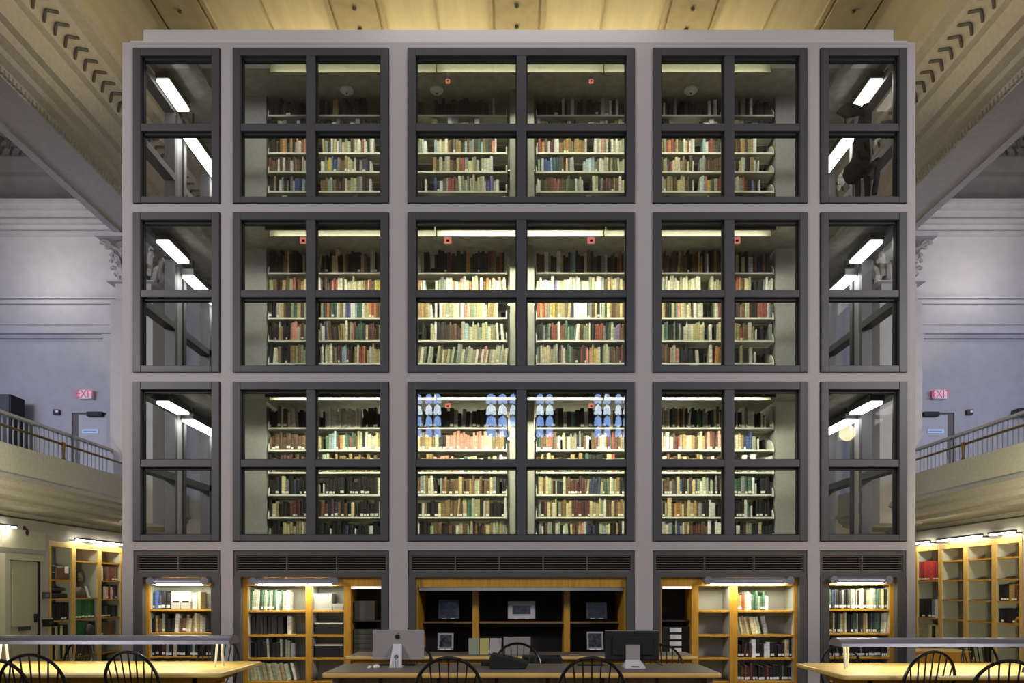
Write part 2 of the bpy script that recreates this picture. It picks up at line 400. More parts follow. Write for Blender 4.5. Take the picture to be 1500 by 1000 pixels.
T = {
(0,0): ["kkkdkkkkk", "_kk_t_dd_kk___d", "kd___kkkkkkkkkkkkdk_w___", "kkkkkkkwk_w_kk_ddddwswdwkkk", "kdwdk_s_kkkkk__kwdwkk", "skskw_kkk_"],
(0,1): ["kkyskdwk", "kdkkwsdkwsdkdkk", "w___ysdwsssdwsw____", "wyYkkdddsdk___wcwskwyyw", "kks_____kwwyw", "ywkksddk"],
(0,2): ["ddktdtotdtdwpwopw", "___ysdwywsWyGdywWWrwWkWw___o", "GsGww___cWWyWtudsttdcussdgcogmpw____", "wrouwmmwwtttottttotow___wWWpsWdWGwWWGW", "ytGroruyugWyrwWw____cWrrugdyY", "kumtuGtw_____"],
(0,3): ["uuuwuwuuwutuuWw", "__wGsyYbbsuutGyGWksnnkw____w", "w______tuGtsWudytrsyWGwkGWWw_____", "kwgwbbbcbgngrkyucw____WcwcstwwywgyugWGyw", "GgyGmrWyWttgyuE___ssuuduuuuu", "ykyWktwE____"],
(0,4): ["ddykwsdskswbbncv", "__ottyGctmkrmgWyGyssmkmw____o", "kdk_w___bnwucrrmsWGGsWWGyGWwnbvWw___", "WwkduumurpuugGgugwGWw___kWGdsdmudyuwyG", "ytsytytykuYGyyuukE___WcpYygWyrrk", "ywsomkvkE____"],
(0,5): ["kkyyykkWk", "kkyksWkkudduuk", "ykw____yyss__w___w", "ykwuyykkwWwww__kkdwdk", "ksksywysy_____yuywu", "kkdk"],
(1,0): ["kkdkkutydkkk_yk", "kydskkuyydkyukkkkyukwykus", "mw_kd__kdkkmkkdkkoukkmdkkuuourdW", "mmdwskdwykkksckmkWukukswkdmkurky", "ytuukudyuuukkuuytkswkdyud", "kGkykwukkuk_"],
(1,1): ["yu_ktuyrkuty", "_w__uukprpwWuWWGyWyWyyupuuyYYY", "poww____wGsGwWowypwWowyuwuowpWwysW", "WwwcwWwvWGyWwWwWwGWWGywwwsuytWysyuu", "GWWWWWyWWyWWyWWWW____WyGyp", "mrouyG_kkkswWW"],
(1,2): ["kkkWyyudkGgyuW", "k__Gnrousggwytwbvwwcggwyyorouutr", "ttttttWw_w_wyGyGWWGwpWyGGyyWWytyw____", "rortsyYtyyyuynk_____kssuykwGgytuutyum", "kWyukkygspyWyWyuwyWw____kGWWrr", "kkmyuGyukkkrrrrwsg"],
(1,3): ["kkmkytkkkpppWymG", "kEGwbbtukuktyuyWmWpuggggmWummukyk", "W__kk__WywkkddduuumuWcyWGysGyGWyGtw_w_", "kkksgskrrrwrugGggswymuGGyWkkkrrrrskgGsvvuuukk", "wGggkkskskWWWWyyyyG__w_kWyt", "yyruuWyE_k__s"],
(1,4): ["kkWytkkkkytGytGGs", "k_Gw_WGyWusummcccmmkuyWrrodywWyyyyyy", "ktWG_WG__WtWtGtGgsGWsGWywuwpWuGWyGWyW", "sgywyyWyGskrsWugGgmkkrmmpupyYyWkGyWGduuumdrkyy", "wuuuyWpkkdkkk_W____W_oooW", "k_yk_WE_____"],
(1,5): ["kkskkkkwk", "kwkwkskkwkuyk", "kwGk___kyW_Wkk", "kkkkWkkwkwkkkWkk", "kkkwyykk", "kkkk"],
(2,0): ["kkkgwuwwWskkk", "s__kwwwwwwwwwwwwwww_kkkkkkkg", "kksksksgkkkdskskskkdksksskw", "kkkgkskskgkkskkskkwkskk", "gswswkguyuuykkwkkkggksskgGuwkw", "kskwswwkkGE_s"],
(2,1): ["uuuuuuuuuuu", "yy__gsccuuoGggrgguyGkwyWWWytt", "tytttttWukkpppppppppppppppyyWtttttk", "kguutruusw_yuGstsksduw_uuuspwymsruutsG", "yWpWWumrptWytuyWtuprumpp", "sWytnbbGE____"],
(2,2): ["kmmuummuuuum", "GkGGtttttttttttttwuyy", "yktuttpppppppppwgGtytwkGuytww", "utuytukmstutkgkkkkmyrtuyt", "yWuumyuyuWutykuuwymu", "kkwkw_sww"],
(2,3): ["kkkkysknkkkk", "E_Ekkkkkk_kkkkkkkkkkW_", "kusGtWWk_sutuuuuyukutuGGukuuysk_kk", "kyyuyGtkwkkGuummmmmmuynnnnnykgGWGytkkk", "sWkuusunybkkGuygGWGskG_skuy", "ggsggwE_kkk"],
(2,4): ["kyykkkmmmmkk", "kkumnmnukuky_kkkkkkW", "kkwtkkkyttuuyuygGyykWykkkkw", "kskuytWykGutyyuummmmmyyyyGWuuyuuttyt", "Wkyyuootyuyytuskkww_k_", "kkkkwgE_kkkkkk"],
(2,5): ["Ekkkkyyyyyyys", "kkkEkkknkEkkkwkk", "kwkkkGuukdudWyuGykukmuytWGys", "kswkusGdWGkwGkyuuypwnnnkGsGykktkwu", "wWWsgsnsWtyummmuuwkwWk", "kwkuyGkkykkk"],
}
for (r, s_), segs in T.items():
    for g, st in enumerate(segs):
        hp = (24 if s_ == 0 else 21.5) if r == 0 else (31 if (r == 1 and s_ == 0) else 26)
        if r == 2: hp = 28 if s_ == 0 else 25
        a, b = SEG[g]
        where = (LEV[r], SHN[s_], g)
        fill(st, a, b, LIPS[r][s_], YS, hp, where, r=r, lab=(.45 if r == 2 else .06), lean=(.13 if (r, s_, g) in ((1, 4, 2),) else 0))
        fa, fb = SEGF[g]
        for (p, q) in ((fa, a), (b, fb)):
            if q - p > 4:
                fill(''.join(random.choice('kuytWGsmw') for _ in range(max(1, int((q - p) / 5.5)))), p, q, LIPS[r][s_], YS, hp, where, r=r, hidden=True)
# second-face books on the rear of each run (dark through the gaps)
for r in range(3):
    for s_ in range(6):
        for (pa, pb) in ((395, 742), (788, 1131)):
            n = int((pb - pa) / 6)
            st = ''.join(random.choice('kkkkd____') for _ in range(n))
            fill(st, pa, pb, LIPS[r][s_], YS + .345, 22 if r == 0 else 24, ('x', 'x', 0), hidden=True, z=SZ(LIPS[r][s_]), depth=.15)
for r in range(3):
    for s_, (pa, pb, _) in enumerate(SIDES):
        b = MB()
        for lp in LIPS[r]:
            z = SZ(lp); b.box(SX(pa), SX(pb), YS + .33, YS + .6, z - .012, z - .001)
        o = b.build('rear_shelf', SHELF); tag(o, 'second face of shelves seen through gaps on the %s storey, %s the pillar' % (LEV[r], 'left of' if s_ == 0 else 'right of'), 'shelving', 'shelving runs in the glass tower')

# ------------------------------------------------------------------ fixtures in the tower
for r in range(3):
    zb = CEIL[r] - .19; xa, xb = wx(390, 10.2), wx(1136, 10.2)
    for k in range(3):
        p, q = xa + (xb - xa) * k / 3, xa + (xb - xa) * (k + 1) / 3 - .015
        fx = root('ceiling_light', ((p + q) / 2, 10.25, CEIL[r]), 'dark trough light over the %s storey shelving, %s of three' % (LEV[r], nth(k + 1)), 'light fixture', 'trough lights along the shelving')
        h = MB()
        h.box(p, q, 10.14, 10.16, zb, CEIL[r] - .002); h.box(p, q, 10.16, 10.36, CEIL[r] - .05, CEIL[r] - .002)
        h.build('housing', FIXD, fx)
        h = MB(); h.box(p, q, 10.345, 10.36, zb + .01, CEIL[r] - .05); h.build('reflector', FIXIN, fx)
        h = MB(); h.box(p + .04, q - .04, 10.16, 10.185, zb + .05, zb + .09); 
        st = {0: (23, 32, 29), 1: (33, 95, 42), 2: (58, 92, 78)}[r][k]
        h.build('tube', emat('shelf_tube_%d_%d' % (r, k), (1.0, .975, .70), st * 2.2), fx)
    # aisle light behind the run
    fx = root('ceiling_light', (0, 12.7, CEIL[r]), 'plain strip light in the aisle behind the %s storey shelving' % LEV[r], 'light fixture', 'aisle strip lights')
    h = MB(); h.box(xa + .5, xb - .5, 12.62, 12.78, CEIL[r] - .29, CEIL[r] - .27); h.box(-1.5, -1.47, 12.69, 12.71, CEIL[r] - .27, CEIL[r]); h.box(1.5, 1.53, 12.69, 12.71, CEIL[r] - .27, CEIL[r]); h.build('housing', FIXD, fx)
    h = MB(); h.box(xa + .6, xb - .6, 12.65, 12.75, CEIL[r] - .27, CEIL[r] - .24)
    h.build('tube', emat('aisle_tube_%d' % r, (1.0, .93, .62), (3, 16, 50)[r]), fx)
    # corridor lights seen in the corner windows
    for s_ in (1, -1):
        for k, (ya, yb_, dx) in enumerate(((10.52, 11.18, 0), (11.32, 13.2, (.30, .16, .07)[r]), (13.5, 15.0, .1))):
            x0 = -5.05 if s_ > 0 else 5.235; zc_ = CEIL[r] - dx
            fx = root('ceiling_light', (x0, (ya + yb_) / 2, CEIL[r]), 'bright strip light in the %s corridor of the %s storey, %s from the glass' % ('first bay' if s_ > 0 else 'last bay', LEV[r], nth(k + 1)), 'light fixture', 'corridor strip lights')
            h = MB(); h.box(x0 - .1, x0 + .1, ya - .02, yb_ + .02, zc_ - .15, zc_ - .06)
            for yy_ in (ya + .2, yb_ - .2): h.box(x0 - .01, x0 + .01, yy_ - .01, yy_ + .01, zc_ - .06, CEIL[r])
            h.build('housing', FIXD, fx)
            h = MB(); h.box(x0 - .085, x0 + .085, ya, yb_, zc_ - .19, zc_ - .15); h.build('tube', TUBEB if r else TUBE, fx)
# sprinkler heads / detectors
REDM = mat('red_sprinkler_cap', (.6, .2, .15), .5, emit=(1, .30, .22), estr=.55)
for r, y, s in ((0, 119, .6), (1, 352, 1.0), (2, 594, .75)):
    for k, px_ in enumerate((445, 656, 866, 1079)):
        if r != 1 and k in (0, 3): continue
        x, z = wx(px_, 10.6), wz(y, 10.6)
        d = root('exit_light', (x, 10.6, CEIL[r]), 'small red emergency light hanging over the %s storey shelves, %s along' % (LEV[r], nth(k + 1)), 'emergency light', 'red emergency lights')
        q = MB(); q.box(x - .055 * s, x + .055 * s, 10.58, 10.62, z - .045 * s, z + .045 * s); q.build('housing', REDM, d, bevel=.012)
        q = MB(); q.box(x - .012, x + .012, 10.59, 10.61, z + .04 * s, CEIL[r]); q.build('stem', BEND, d)
        q = MB(); q.box(x - .02 * s, x + .02 * s, 10.572, 10.58, z - .03 * s, z + .0 * s); q.build('lens', BLACK, d)
for k, px_ in enumerate((508, 640, 1012)):
    d = root('smoke_detector', (wx(px_, 10.96), 10.96, CEIL[0]), 'pale round smoke detector on the top storey ceiling, %s along' % nth(k + 1), 'smoke detector', 'smoke detectors')
    q = MB(); q.lathe([(.10, 0), (.10, -.025), (.07, -.05), (.02, -.055)][::-1], (wx(px_, 10.96), 10.96, CEIL[0]), seg=18); q.build('dome', WHITE, d, smooth=True)
    q = MB(); q.lathe([(.015, -.056), (.015, -.066)][::-1], (wx(px_, 10.96), 10.96, CEIL[0]), seg=10); q.build('sensor', CHAR, d)
# dark hanging sculpture in the last bay, top storey
DK = mat('dark_cloth', (.012, .012, .016), .9, noise=.3, nscale=20)
def P(px, py, Y): return (wx(px, Y), Y, wz(py, Y))
hs = root('hanging_sculpture', P(1268, 120, 10.75), 'dark winged sculpture hanging in the last bay of the top storey', 'sculpture')
q = MB(); q.tube([P(1270, 155, 10.7), P(1267, 175, 10.7), P(1262, 205, 10.7), P(1262, 230, 10.7), P(1256, 250, 10.7)], .07, seg=10, r2=.15); q.build('body', DK, hs, smooth=True)
q = MB(); q.prism([(wx(1225, 10.6), wz(164, 10.6)), (wx(1240, 10.6), wz(150, 10.6)), (wx(1262, 10.6), wz(156, 10.6)), (wx(1268, 10.6), wz(166, 10.6)), (wx(1240, 10.6), wz(172, 10.6))], 'y', 10.58, 10.64); q.build('beak', DK, hs, bevel=.01)
q = MB(); q.tube([P(1246, 256, 10.7), P(1266, 255, 10.7), P(1280, 240, 10.7), P(1287, 232, 10.7), P(1284, 262, 10.7), P(1281, 284, 10.7)], .06, seg=8, r2=.04); q.build('arm', DK, hs, smooth=True)
q = MB(); q.lathe([(.02, -.16), (.09, -.12), (.14, -.02), (.12, .08), (.05, .15)], P(1249, 253, 10.72), seg=14); q.build('pouch', DK, hs, smooth=True)
for px_ in (1256, 1270):
    q = MB(); q.tube([P(px_, 260, 10.72), P(px_ + 1, 280, 10.72), P(px_, 294, 10.72)], .05, seg=8, r2=.04); q.build('leg', DK, hs, smooth=True)
q = MB(); q.tube([P(1269, 150, 10.7), (wx(1269, 10.7), 10.7, CEIL[0])], .006, seg=5); q.build('cord', BLACK, hs)

# ------------------------------------------------------------------ base of the tower: grilles, cases
YC = 10.1
CX_ = lambda p: wx(p, YC)
CZ = lambda p: wz(p, YC)
GR = mat('bronze_grille_bar', (.20, .185, .16), .4, .5)
for b, (xa, xb) in enumerate(BAYS):
    x0, x1 = X(xa + 1), X(xb - 1)
    v = root('vent_grille', ((x0 + x1) / 2, Y0 + .05, Z(837)), 'horizontal slatted air grille over the %s bay bookcase' % BAYN[b], 'vent', 'slatted grilles over the bookcases')
    f = MB(); f.box(x0, x1, Y0 + .02, Y0 + .2, Z(813), Z(806)); f.box(x0, x1, Y0 + .02, Y0 + .2, Z(845), Z(837))
    f.box(x0, x0 + .03, Y0 + .02, Y0 + .2, Z(837), Z(813)); f.box(x1 - .03, x1, Y0 + .02, Y0 + .2, Z(837), Z(813))
    f.build('surround', CHARL, v)
    f = MB(); f.box(x0 + .03, x1 - .03, Y0 + .15, Y0 + .19, Z(837), Z(813)); f.build('backing', BLACK, v)
    f = MB(); n = 7
    for k in range(n):
        z = Z(837) + (Z(813) - Z(837)) * (k + .5) / n
        f.box(x0 + .03, x1 - .03, Y0 + .045, Y0 + .09, z - .005, z + .005)
    f.build('slats', GR, v)
    nd = {0: 2, 1: 3, 2: 5, 3: 3, 4: 2}[b]; f = MB()
    for k in range(nd + 1):
        x = x0 + .035 + (x1 - x0 - .07) * k / nd; f.box(x - .006, x + .006, Y0 + .035, Y0 + .1, Z(837), Z(813))
    f.box(x0 + .03, x1 - .03, Y0 + .035, Y0 + .09, Z(838) , Z(836.3)); f.box(x0 + .03, x1 - .03, Y0 + .035, Y0 + .09, Z(813.7), Z(812.5))
    f.build('dividers', GR, v)
    f = MB(); t = .1 if b in (1, 2, 3) else .12
    f.box(x0, x0 + t, Y0 - .005, Y0 + .22, 0, Z(845)); f.box(x1 - t, x1, Y0 - .005, Y0 + .22, 0, Z(845))
    struct(f, 'trim_%d' % (b + 2), CHARL, 'charcoal surround of the %s bay bookcase opening' % BAYN[b])
def tube_lamp(x0, x1, zc, label):
    l = root('bookcase_lamp', ((x0 + x1) / 2, Y0 - .02, zc), label, 'lamp', 'tube lamps over the bookcases')
    h = MB()
    pts = [(Y0 - .03 + .06 * math.cos(t), zc + .05 * math.sin(t)) for t in [PI * k / 8 for k in range(9)]]
    pts = [(Y0 - .09, zc - .032)] + pts[::-1] + [(Y0 + .03, zc - .02)]
    h.prism(pts, 'x', x0 + .1, x1 - .1); h.build('shade', LAMPM, l, smooth=True)
    for x in (x0 + .05, x1 - .05):
        q = MB(); q.prism([(x + .055 * math.cos(t), zc + .01 + .055 * math.sin(t)) for t in [2 * PI * k / 8 + PI / 8 for k in range(8)]], 'y', Y0 - .09, Y0 + .03)
        q.box(x - .02, x + .02, Y0 + .02, Y0 + .08, zc - .01, zc + .04); q.build('end_bracket', LAMPM, l)
    q = MB(); q.box(x0 + .11, x1 - .11, Y0 - .045, Y0 + .02, zc - .047, zc - .03); q.build('tube', emat('case_tube', (1, .94, .70), 62), l)
tube_lamp(X(219), X(308), Z(852), 'grey tube lamp over the first bay bookcase')
tube_lamp(X(368), X(497), Z(852), 'grey tube lamp over the second bay bookcase')
tube_lamp(X(1030), X(1160), Z(851), 'grey tube lamp over the fourth bay bookcase')
tube_lamp(X(1213), X(1303), Z(850), 'grey tube lamp over the last bay bookcase')
def bookcase(name, xa, xb, cols, lips, label, dark_cols=(), top=858, back_split=893):
    """cols: list of px ranges of the open columns; everything between is a post."""
    c = root('bookcase', (CX_((xa + xb) / 2), YC, 0), label, 'bookcase', 'oak bookcases in the tower base')
    f = MB(); f.box(CX_(xa), CX_(xb), YC - .02, YC + .02, CZ(top), Z(845)); f.build('fascia', WOOD, c)
    posts = [xa] + [e for q in cols for e in q] + [xb]
    f = MB()
    for i in range(0, len(posts), 2):
        f = MB(); f.box(CX_(posts[i]), CX_(posts[i + 1]), YC - .01, YC + .42, 0, CZ(top)); f.build('post', WOOD, c)
    for i, (p, q) in enumerate(cols):
        if i not in dark_cols:
            g = MB(); g.box(CX_(p), CX_(p) + .008, YC + .02, YC + .33, 0, CZ(top)); g.build('side_liner', CBACK, c); g = MB(); g.box(CX_(q) - .008, CX_(q), YC + .02, YC + .33, 0, CZ(top)); g.build('side_liner', CBACK, c)
        if i in dark_cols:
            g = MB(); g.box(CX_(p), CX_(q), YC + .38, YC + .4, 0, CZ(top)); g.build('back_panel', CDARK, c); continue
        g = MB(); g.box(CX_(p), CX_(q), YC + .33, YC + .35, 0, CZ(top)); g.build('back_panel', CBACK, c)
        for lp in lips[i]:
            g = MB(); z = CZ(lp); g.box(CX_(p), CX_(q), YC, YC + .33, z - .03, z); g.build('shelf', WOOD, c, bevel=.004)
    return c
L1 = [892, 926.5, 961, 995]; L2 = [893.5, 929, 963, 997, 1031]
bookcase('a', 212, 319, [(219, 313)], [L1], 'honey oak bookcase in the first bay behind the long lamp', top=857)
bookcase('b', 354, 565, [(363, 448), (457, 504), (514, 560)], [L2, L2, []], 'honey oak bookcase with a dark niche in the second bay', dark_cols=(2,))
bookcase('d', 966, 1170, [(969, 1013), (1023, 1069), (1080, 1163)], [[], L2, L2], 'honey oak bookcase with a dark niche in the fourth bay', dark_cols=(0,))
bookcase('e', 1207, 1309, [(1211, 1303)], [[891.5, 927, 962, 996]], 'honey oak bookcase in the last bay behind the long lamp', top=857)
def W(bay, sh): return ('base', sh, bay)
YBK = YC + .03
fill("gbnkk", 220, 248, 892, YBK, 25, W('first bay', 'top'), lab=.9, depth=.2)
fill("WWy", 279, 292, 892, YBK, 26, W('first bay', 'top'), depth=.2, n0=5)
fill("ktuGkkkWuuyyyyyys", 221, 300, 926.5, YBK, 26, W('first bay', 'second'), lab=.4, depth=.2)
fill("kkkmskykkkknGkkkkk", 222, 308, 961, YBK, 26, W('first bay', 'third'), lab=.8, depth=.2)
fill("kkuskkykk", 222, 300, 995, YBK, 25, W('first bay', 'fourth'), lab=.6, depth=.2)
fill("gWGWWggGWgGggWGgGGWw", 364, 423, 893.5, YBK, 29, W('second bay', 'top'), lab=.6, depth=.2, jit=.05, lean=.05)
fill("kkkkkkk_W", 366, 425, 929, YBK, 27, W('second bay', 'second'), depth=.2, jit=.02)
fill("kkkkkGkkkGkGGs", 366, 430, 963, YBK, 25, W('second bay', 'third'), depth=.2)
fill("GyGGyGyGGyyG_W", 366, 433, 997, YBK, 27, W('second bay', 'fourth'), depth=.2, lean=-.22, jit=.04)
fill("ooryWGggGggW", 1081, 1126, 893.5, YBK, 26, W('fourth bay', 'top'), lab=.8, depth=.2)
fill("GyyyyyyG_s", 1082, 1127, 929, YBK, 27, W('fourth bay', 'second'), lab=.2, lean=-.2, depth=.2, jit=.04)
fill("kkmkmwkkwwkkkkyk", 1081, 1161, 963, YBK, 24, W('fourth bay', 'third'), lab=.7, depth=.2)
fill("kummmkkkkmmkkkkgkkk", 1081, 1161, 997, YBK, 24, W('fourth bay', 'fourth'), lab=.8, depth=.2)
fill("mggnnkkskkksGWkykWWkyyGsgGykk", 1212, 1302, 891.5, YBK, 29, W('last bay', 'top'), lab=.9, depth=.2, jit=.05)
fill("kktWkkkgytGkkkggWkgtyukgkgggGWWp", 1212, 1302, 927, YBK, 30, W('last bay', 'second'), lab=.6, depth=.2, jit=.05)
fill("kkkgkkkkkkkkkskkkkkkkkk", 1212, 1302, 962, YBK, 27, W('last bay', 'third'), lab=.9, depth=.2, jit=.05)
fill("kkkkGkkkkkkkk", 1212, 1302, 996, YBK, 25, W('last bay', 'fourth'), lab=.5, depth=.2)
# boxes in the cases
BOXG = mat('grey_archive_board', (.30, .30, .27), .8); BOXL = mat('white_archive_board', (.75, .75, .70), .8); BOXW = mat('brown_archive_board', (.085, .08, .065), .8)
for k, (a, b) in enumerate(((249, 263), (263.4, 277.5))):
    t = root('magazine_file', (CX_((a + b) / 2), YBK, CZ(892)), 'white slant cut magazine file, %s of the pair on the first bay top shelf' % nth(k + 1), 'magazine file', 'magazine files')
    q = MB(); q.box(CX_(a) + .003, CX_(b) - .003, YBK, YBK + .22, CZ(892) + .002, CZ(881)); q.build('lower_front', BOXG, t)
    q = MB(); q.box(CX_(a) + .003, CX_(b) - .003, YBK + .004, YBK + .22, CZ(881), CZ(866)); q.build('papers', BOXL, t)
    q = MB(); q.box(CX_(a) + .02, CX_(b) - .02, YBK - .004, YBK + .001, CZ(882), CZ(879.5)); q.build('finger_notch', BLACK, t)
def crate(a, b, lo, hi, Yp, m, label, name='archive_box', cat='box', group='archive boxes', plate=None, dep=.25):
    t = root(name, (wx((a + b) / 2, Yp), Yp, wz(lo, Yp)), label, cat, group)
    x0, x1, z0, z1 = wx(a, Yp), wx(b, Yp), wz(lo, Yp) + .001, wz(hi, Yp)
    q = MB(); q.box(x0 + .004, x1 - .004, Yp + .004, Yp + dep, z0, z1 - .02); q.build('body', m, t)
    q = MB(); q.box(x0, x1, Yp, Yp + dep + .004, z1 - .045, z1); q.build('lid', m, t)
    if plate:
        pa, pb, pl, ph = plate
        q = MB(); q.box(wx(pa, Yp), wx(pb, Yp), Yp - .006, Yp - .001, wz(pl, Yp), wz(ph, Yp)); q.build('label_plate', BOXL, t)
crate(459, 486, 893.5, 869, YBK, BOXG, 'grey archive box on the second bay top shelf')
crate(487, 503, 893.5, 884, YBK, BOXG, 'low grey box beside the taller one in the second bay')
for k, (lo, hi, m) in enumerate(((929, 914, CDARK), (963, 946, CDARK))):
    t = root('paper_pile', (CX_(480), YBK, CZ(lo)), 'pale sheets on a dark box, %s shelf of the second bay' % ('second' if k == 0 else 'third'), 'papers', 'paper piles in the second bay')
    q = MB(); q.box(CX_(460), CX_(502), YBK, YBK + .25, CZ(lo) + .001, CZ(hi)); q.build('dark_box', BLACK, t)
    q = MB(); q.box(CX_(460), CX_(501), YBK - .005, YBK + .22, CZ(hi), CZ(hi) + .018); q.build('sheets', PAPER, t)
# dark niches: shelf, box, stacks
YN = YC + .08
NSH = mat('dark_niche_wood', (.03, .02, .012), .6)
for (a, b, nm) in ((514, 560, 'second'), (969, 1013, 'fourth')):
    t = root('niche_unit', (wx((a + b) / 2, YN), YN, 0), 'black recessed shelf unit inside the %s bay niche' % nm, 'shelf unit', 'niche units')
    for k, y in enumerate((908, 957)):
        q = MB(); q.box(CX_(a), CX_(b), YN, YC + .37, wz(y, YN) - .02, wz(y, YN)); q.build('shelf', NSH, t)
    q = MB(); q.box(CX_(a) + .01, CX_(b) - .01, YC - .03, YC + .0, CZ(862.5), CZ(858.5)); q.build('light_strip', emat('niche_strip_' + nm, (1, .95, .8), .75), t)
crate(519, 549, 908, 880, YN + .02, BOXW, 'brown box on the upper niche shelf of the second bay')
for k in range(5):
    crate(518, 555, 957 - k * 7.2, 950.2 - k * 7.2, YN + .02, BOXW, 'flat grey box, %s up in the second bay niche pile' % nth(k + 1), group='flat boxes in the second bay niche')
for k in range(4):
    crate(970, 1012, 957 - k * 10, 947.3 - k * 10, YN + .02, BLACK, 'black flat box with a white label, %s up in the fourth bay niche pile' % nth(k + 1), group='labelled boxes in the fourth bay niche', plate=(981, 998, 955.5 - k * 10, 949 - k * 10))
# central niche
c = root('display_case', (X(764), YC, 0), 'wide dark display niche with oak posts behind the counter', 'display case')
q = MB(); q.box(X(608), X(919), YC - .02, YC + .03, Z(860), Z(845)); q.build('fascia', WOOD, c)
for (a, b) in ((608, 612), (915, 919)):
    q = MB(); q.box(X(a), X(b), YC - .01, YC + .8, 0, Z(860)); q.build('side_post', WOOD, c)
YD = 10.5
for (a, b) in ((692, 701), (826, 835)):
    q = MB(); q.box(wx(a, YD), wx(b, YD), YD, YD + .4, 0, Z(860)); q.build('post', WOOD, c)
q = MB(); q.box(X(612), X(915), YD + .4, YD + .45, 0, Z(858)); q.build('back_panel', CDARK, c)
q = MB(); q.box(X(612), X(915), YC + .02, YD + .4, Z(858), Z(856)); q.build('top_panel', CDARK, c)
for (a, b) in ((612, 692), (701, 826), (835, 915)):
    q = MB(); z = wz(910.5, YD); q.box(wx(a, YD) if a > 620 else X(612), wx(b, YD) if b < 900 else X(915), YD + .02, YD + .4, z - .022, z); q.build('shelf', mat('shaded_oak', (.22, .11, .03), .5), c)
q = MB(); q.box(X(613), X(914), YC - .015, YC + .015, Z(865), Z(860.5)); q.build('metal_strip', mat('polished_strip', (.35, .38, .44), .3, .8), c)
PHOTO = mat('dark_photograph', (.012, .012, .014), .25, noise=.8, nscale=25, col2=(.06, .06, .065))
def picture(a, b, lo, hi, Yp, fm, brd, label, clips=True):
    x0, x1, z0, z1 = wx(a, Yp), wx(b, Yp), wz(lo, Yp), wz(hi, Yp)
    t = root('picture_frame', ((x0 + x1) / 2, Yp, z0), label, 'picture', 'framed pictures in the display case')
    M_ = Matrix.Translation(((x0 + x1) / 2, Yp, z0 + .001)) @ Matrix.Rotation(-.14, 4, 'X')
    w, h = (x1 - x0) / 2, z1 - z0
    q = MB(); q.box(-w, w, 0, .012, 0, brd, M=M_); q.box(-w, w, 0, .012, h - brd, h, M=M_); q.box(-w, -w + brd, 0, .012, brd, h - brd, M=M_); q.box(w - brd, w, 0, .012, brd, h - brd, M=M_)
    q.build('mount', fm, t)
    q = MB(); q.box(-w + brd, w - brd, .003, .01, brd, h - brd, M=M_); q.build('photograph', PHOTO, t)
    q = MB()
    for s in (-.4, .4): q.box(s * w - .03, s * w + .03, -.03, .05, -.0, .008, M=Matrix.Translation(((x0 + x1) / 2, Yp, z0)))
    q.build('stand', WHITE, t)
GF = mat('grey_mount', (.28, .28, .30), .6); DF = mat('dim_mount', (.06, .06, .065), .4); WF = mat('light_mount', (.42, .40, .42), .6)
picture(642, 672, 906, 878, YD - .0, DF, .022, 'portrait picture in a dim silver frame on the upper left display shelf')
picture(744, 784, 906, 880, YD - .0, WF, .065, 'landscape photograph in a wide pale mount on the middle display shelf')
picture(859, 889, 906, 882, YD - .0, DF, .03, 'dark landscape picture on the upper right display shelf')
picture(641, 664, 951, 927, 9.85, GF, .022, 'small portrait picture on the counter beside the pale monitor')
picture(860, 884, 951, 925, 9.85, GF, .022, 'small tilted picture on the counter beside the black monitor')
# ------------------------------------------------------------------ counter behind the desk
YK = 9.3
c = root('service_counter', (wx(765, YK), YK, 0), 'long oak edged counter in front of the display niche', 'counter')
q = MB(); q.box(wx(506, YK), wx(1023, YK), YK, YK + .68, .705, .745); q.build('top_edge', WOODE, c, bevel=.012)
q = MB(); q.box(wx(508, YK), wx(1021, YK), YK + .02, YK + .66, .745, .75); q.build('top_surface', DESKT, c)
q = MB(); q.box(wx(515, YK), wx(1014, YK), YK + .08, YK + .6, 0, .705); q.build('front_panel', WOOD, c)
# things on it
t = root('open_book', (wx(710, 9.6), 9.6, .751), 'open display book with green, yellow and grey pages on the counter', 'book')
cols = [mat('page_green', (.24, .28, .20), .8), mat('page_yellow', (.42, .38, .13), .8), mat('page_grey', (.36, .33, .33), .8)]
for k, (a, b) in enumerate(((687, 702), (703, 716), (717, 734))):
    q = MB(); A = Matrix.Translation((wx((a + b) / 2, 9.6), 9.55, .752)) @ Matrix.Rotation((.1, 0, -.15)[k], 4, 'Z') @ Matrix.Rotation(-.25, 4, 'X')
    w = wx(b, 9.6) - wx(a, 9.6); q.box(-w / 2, w / 2, 0, .012, 0, .215, M=A); q.build('page', cols[k], t)
q = MB(); q.box(wx(688, 9.6), wx(733, 9.6), 9.56, 9.72, .751, .762); q.build('stand_base', BLACK, t)
t = root('laptop_computer', (wx(757, 9.6), 9.55, .751), 'silver laptop seen from behind its lid on the counter', 'laptop')
q = MB(); A = Matrix.Translation((wx(757.5, 9.55), 9.55, .76)) @ Matrix.Rotation(.12, 4, 'X'); q.box(-.175, .175, -.006, .006, 0, .225, M=A); q.build('lid', ALU, t, bevel=.004)
q = MB(); q.box(wx(757.5, 9.55) - .175, wx(757.5, 9.55) + .175, 9.55, 9.79, .751, .766); q.build('keyboard_base', ALU, t)
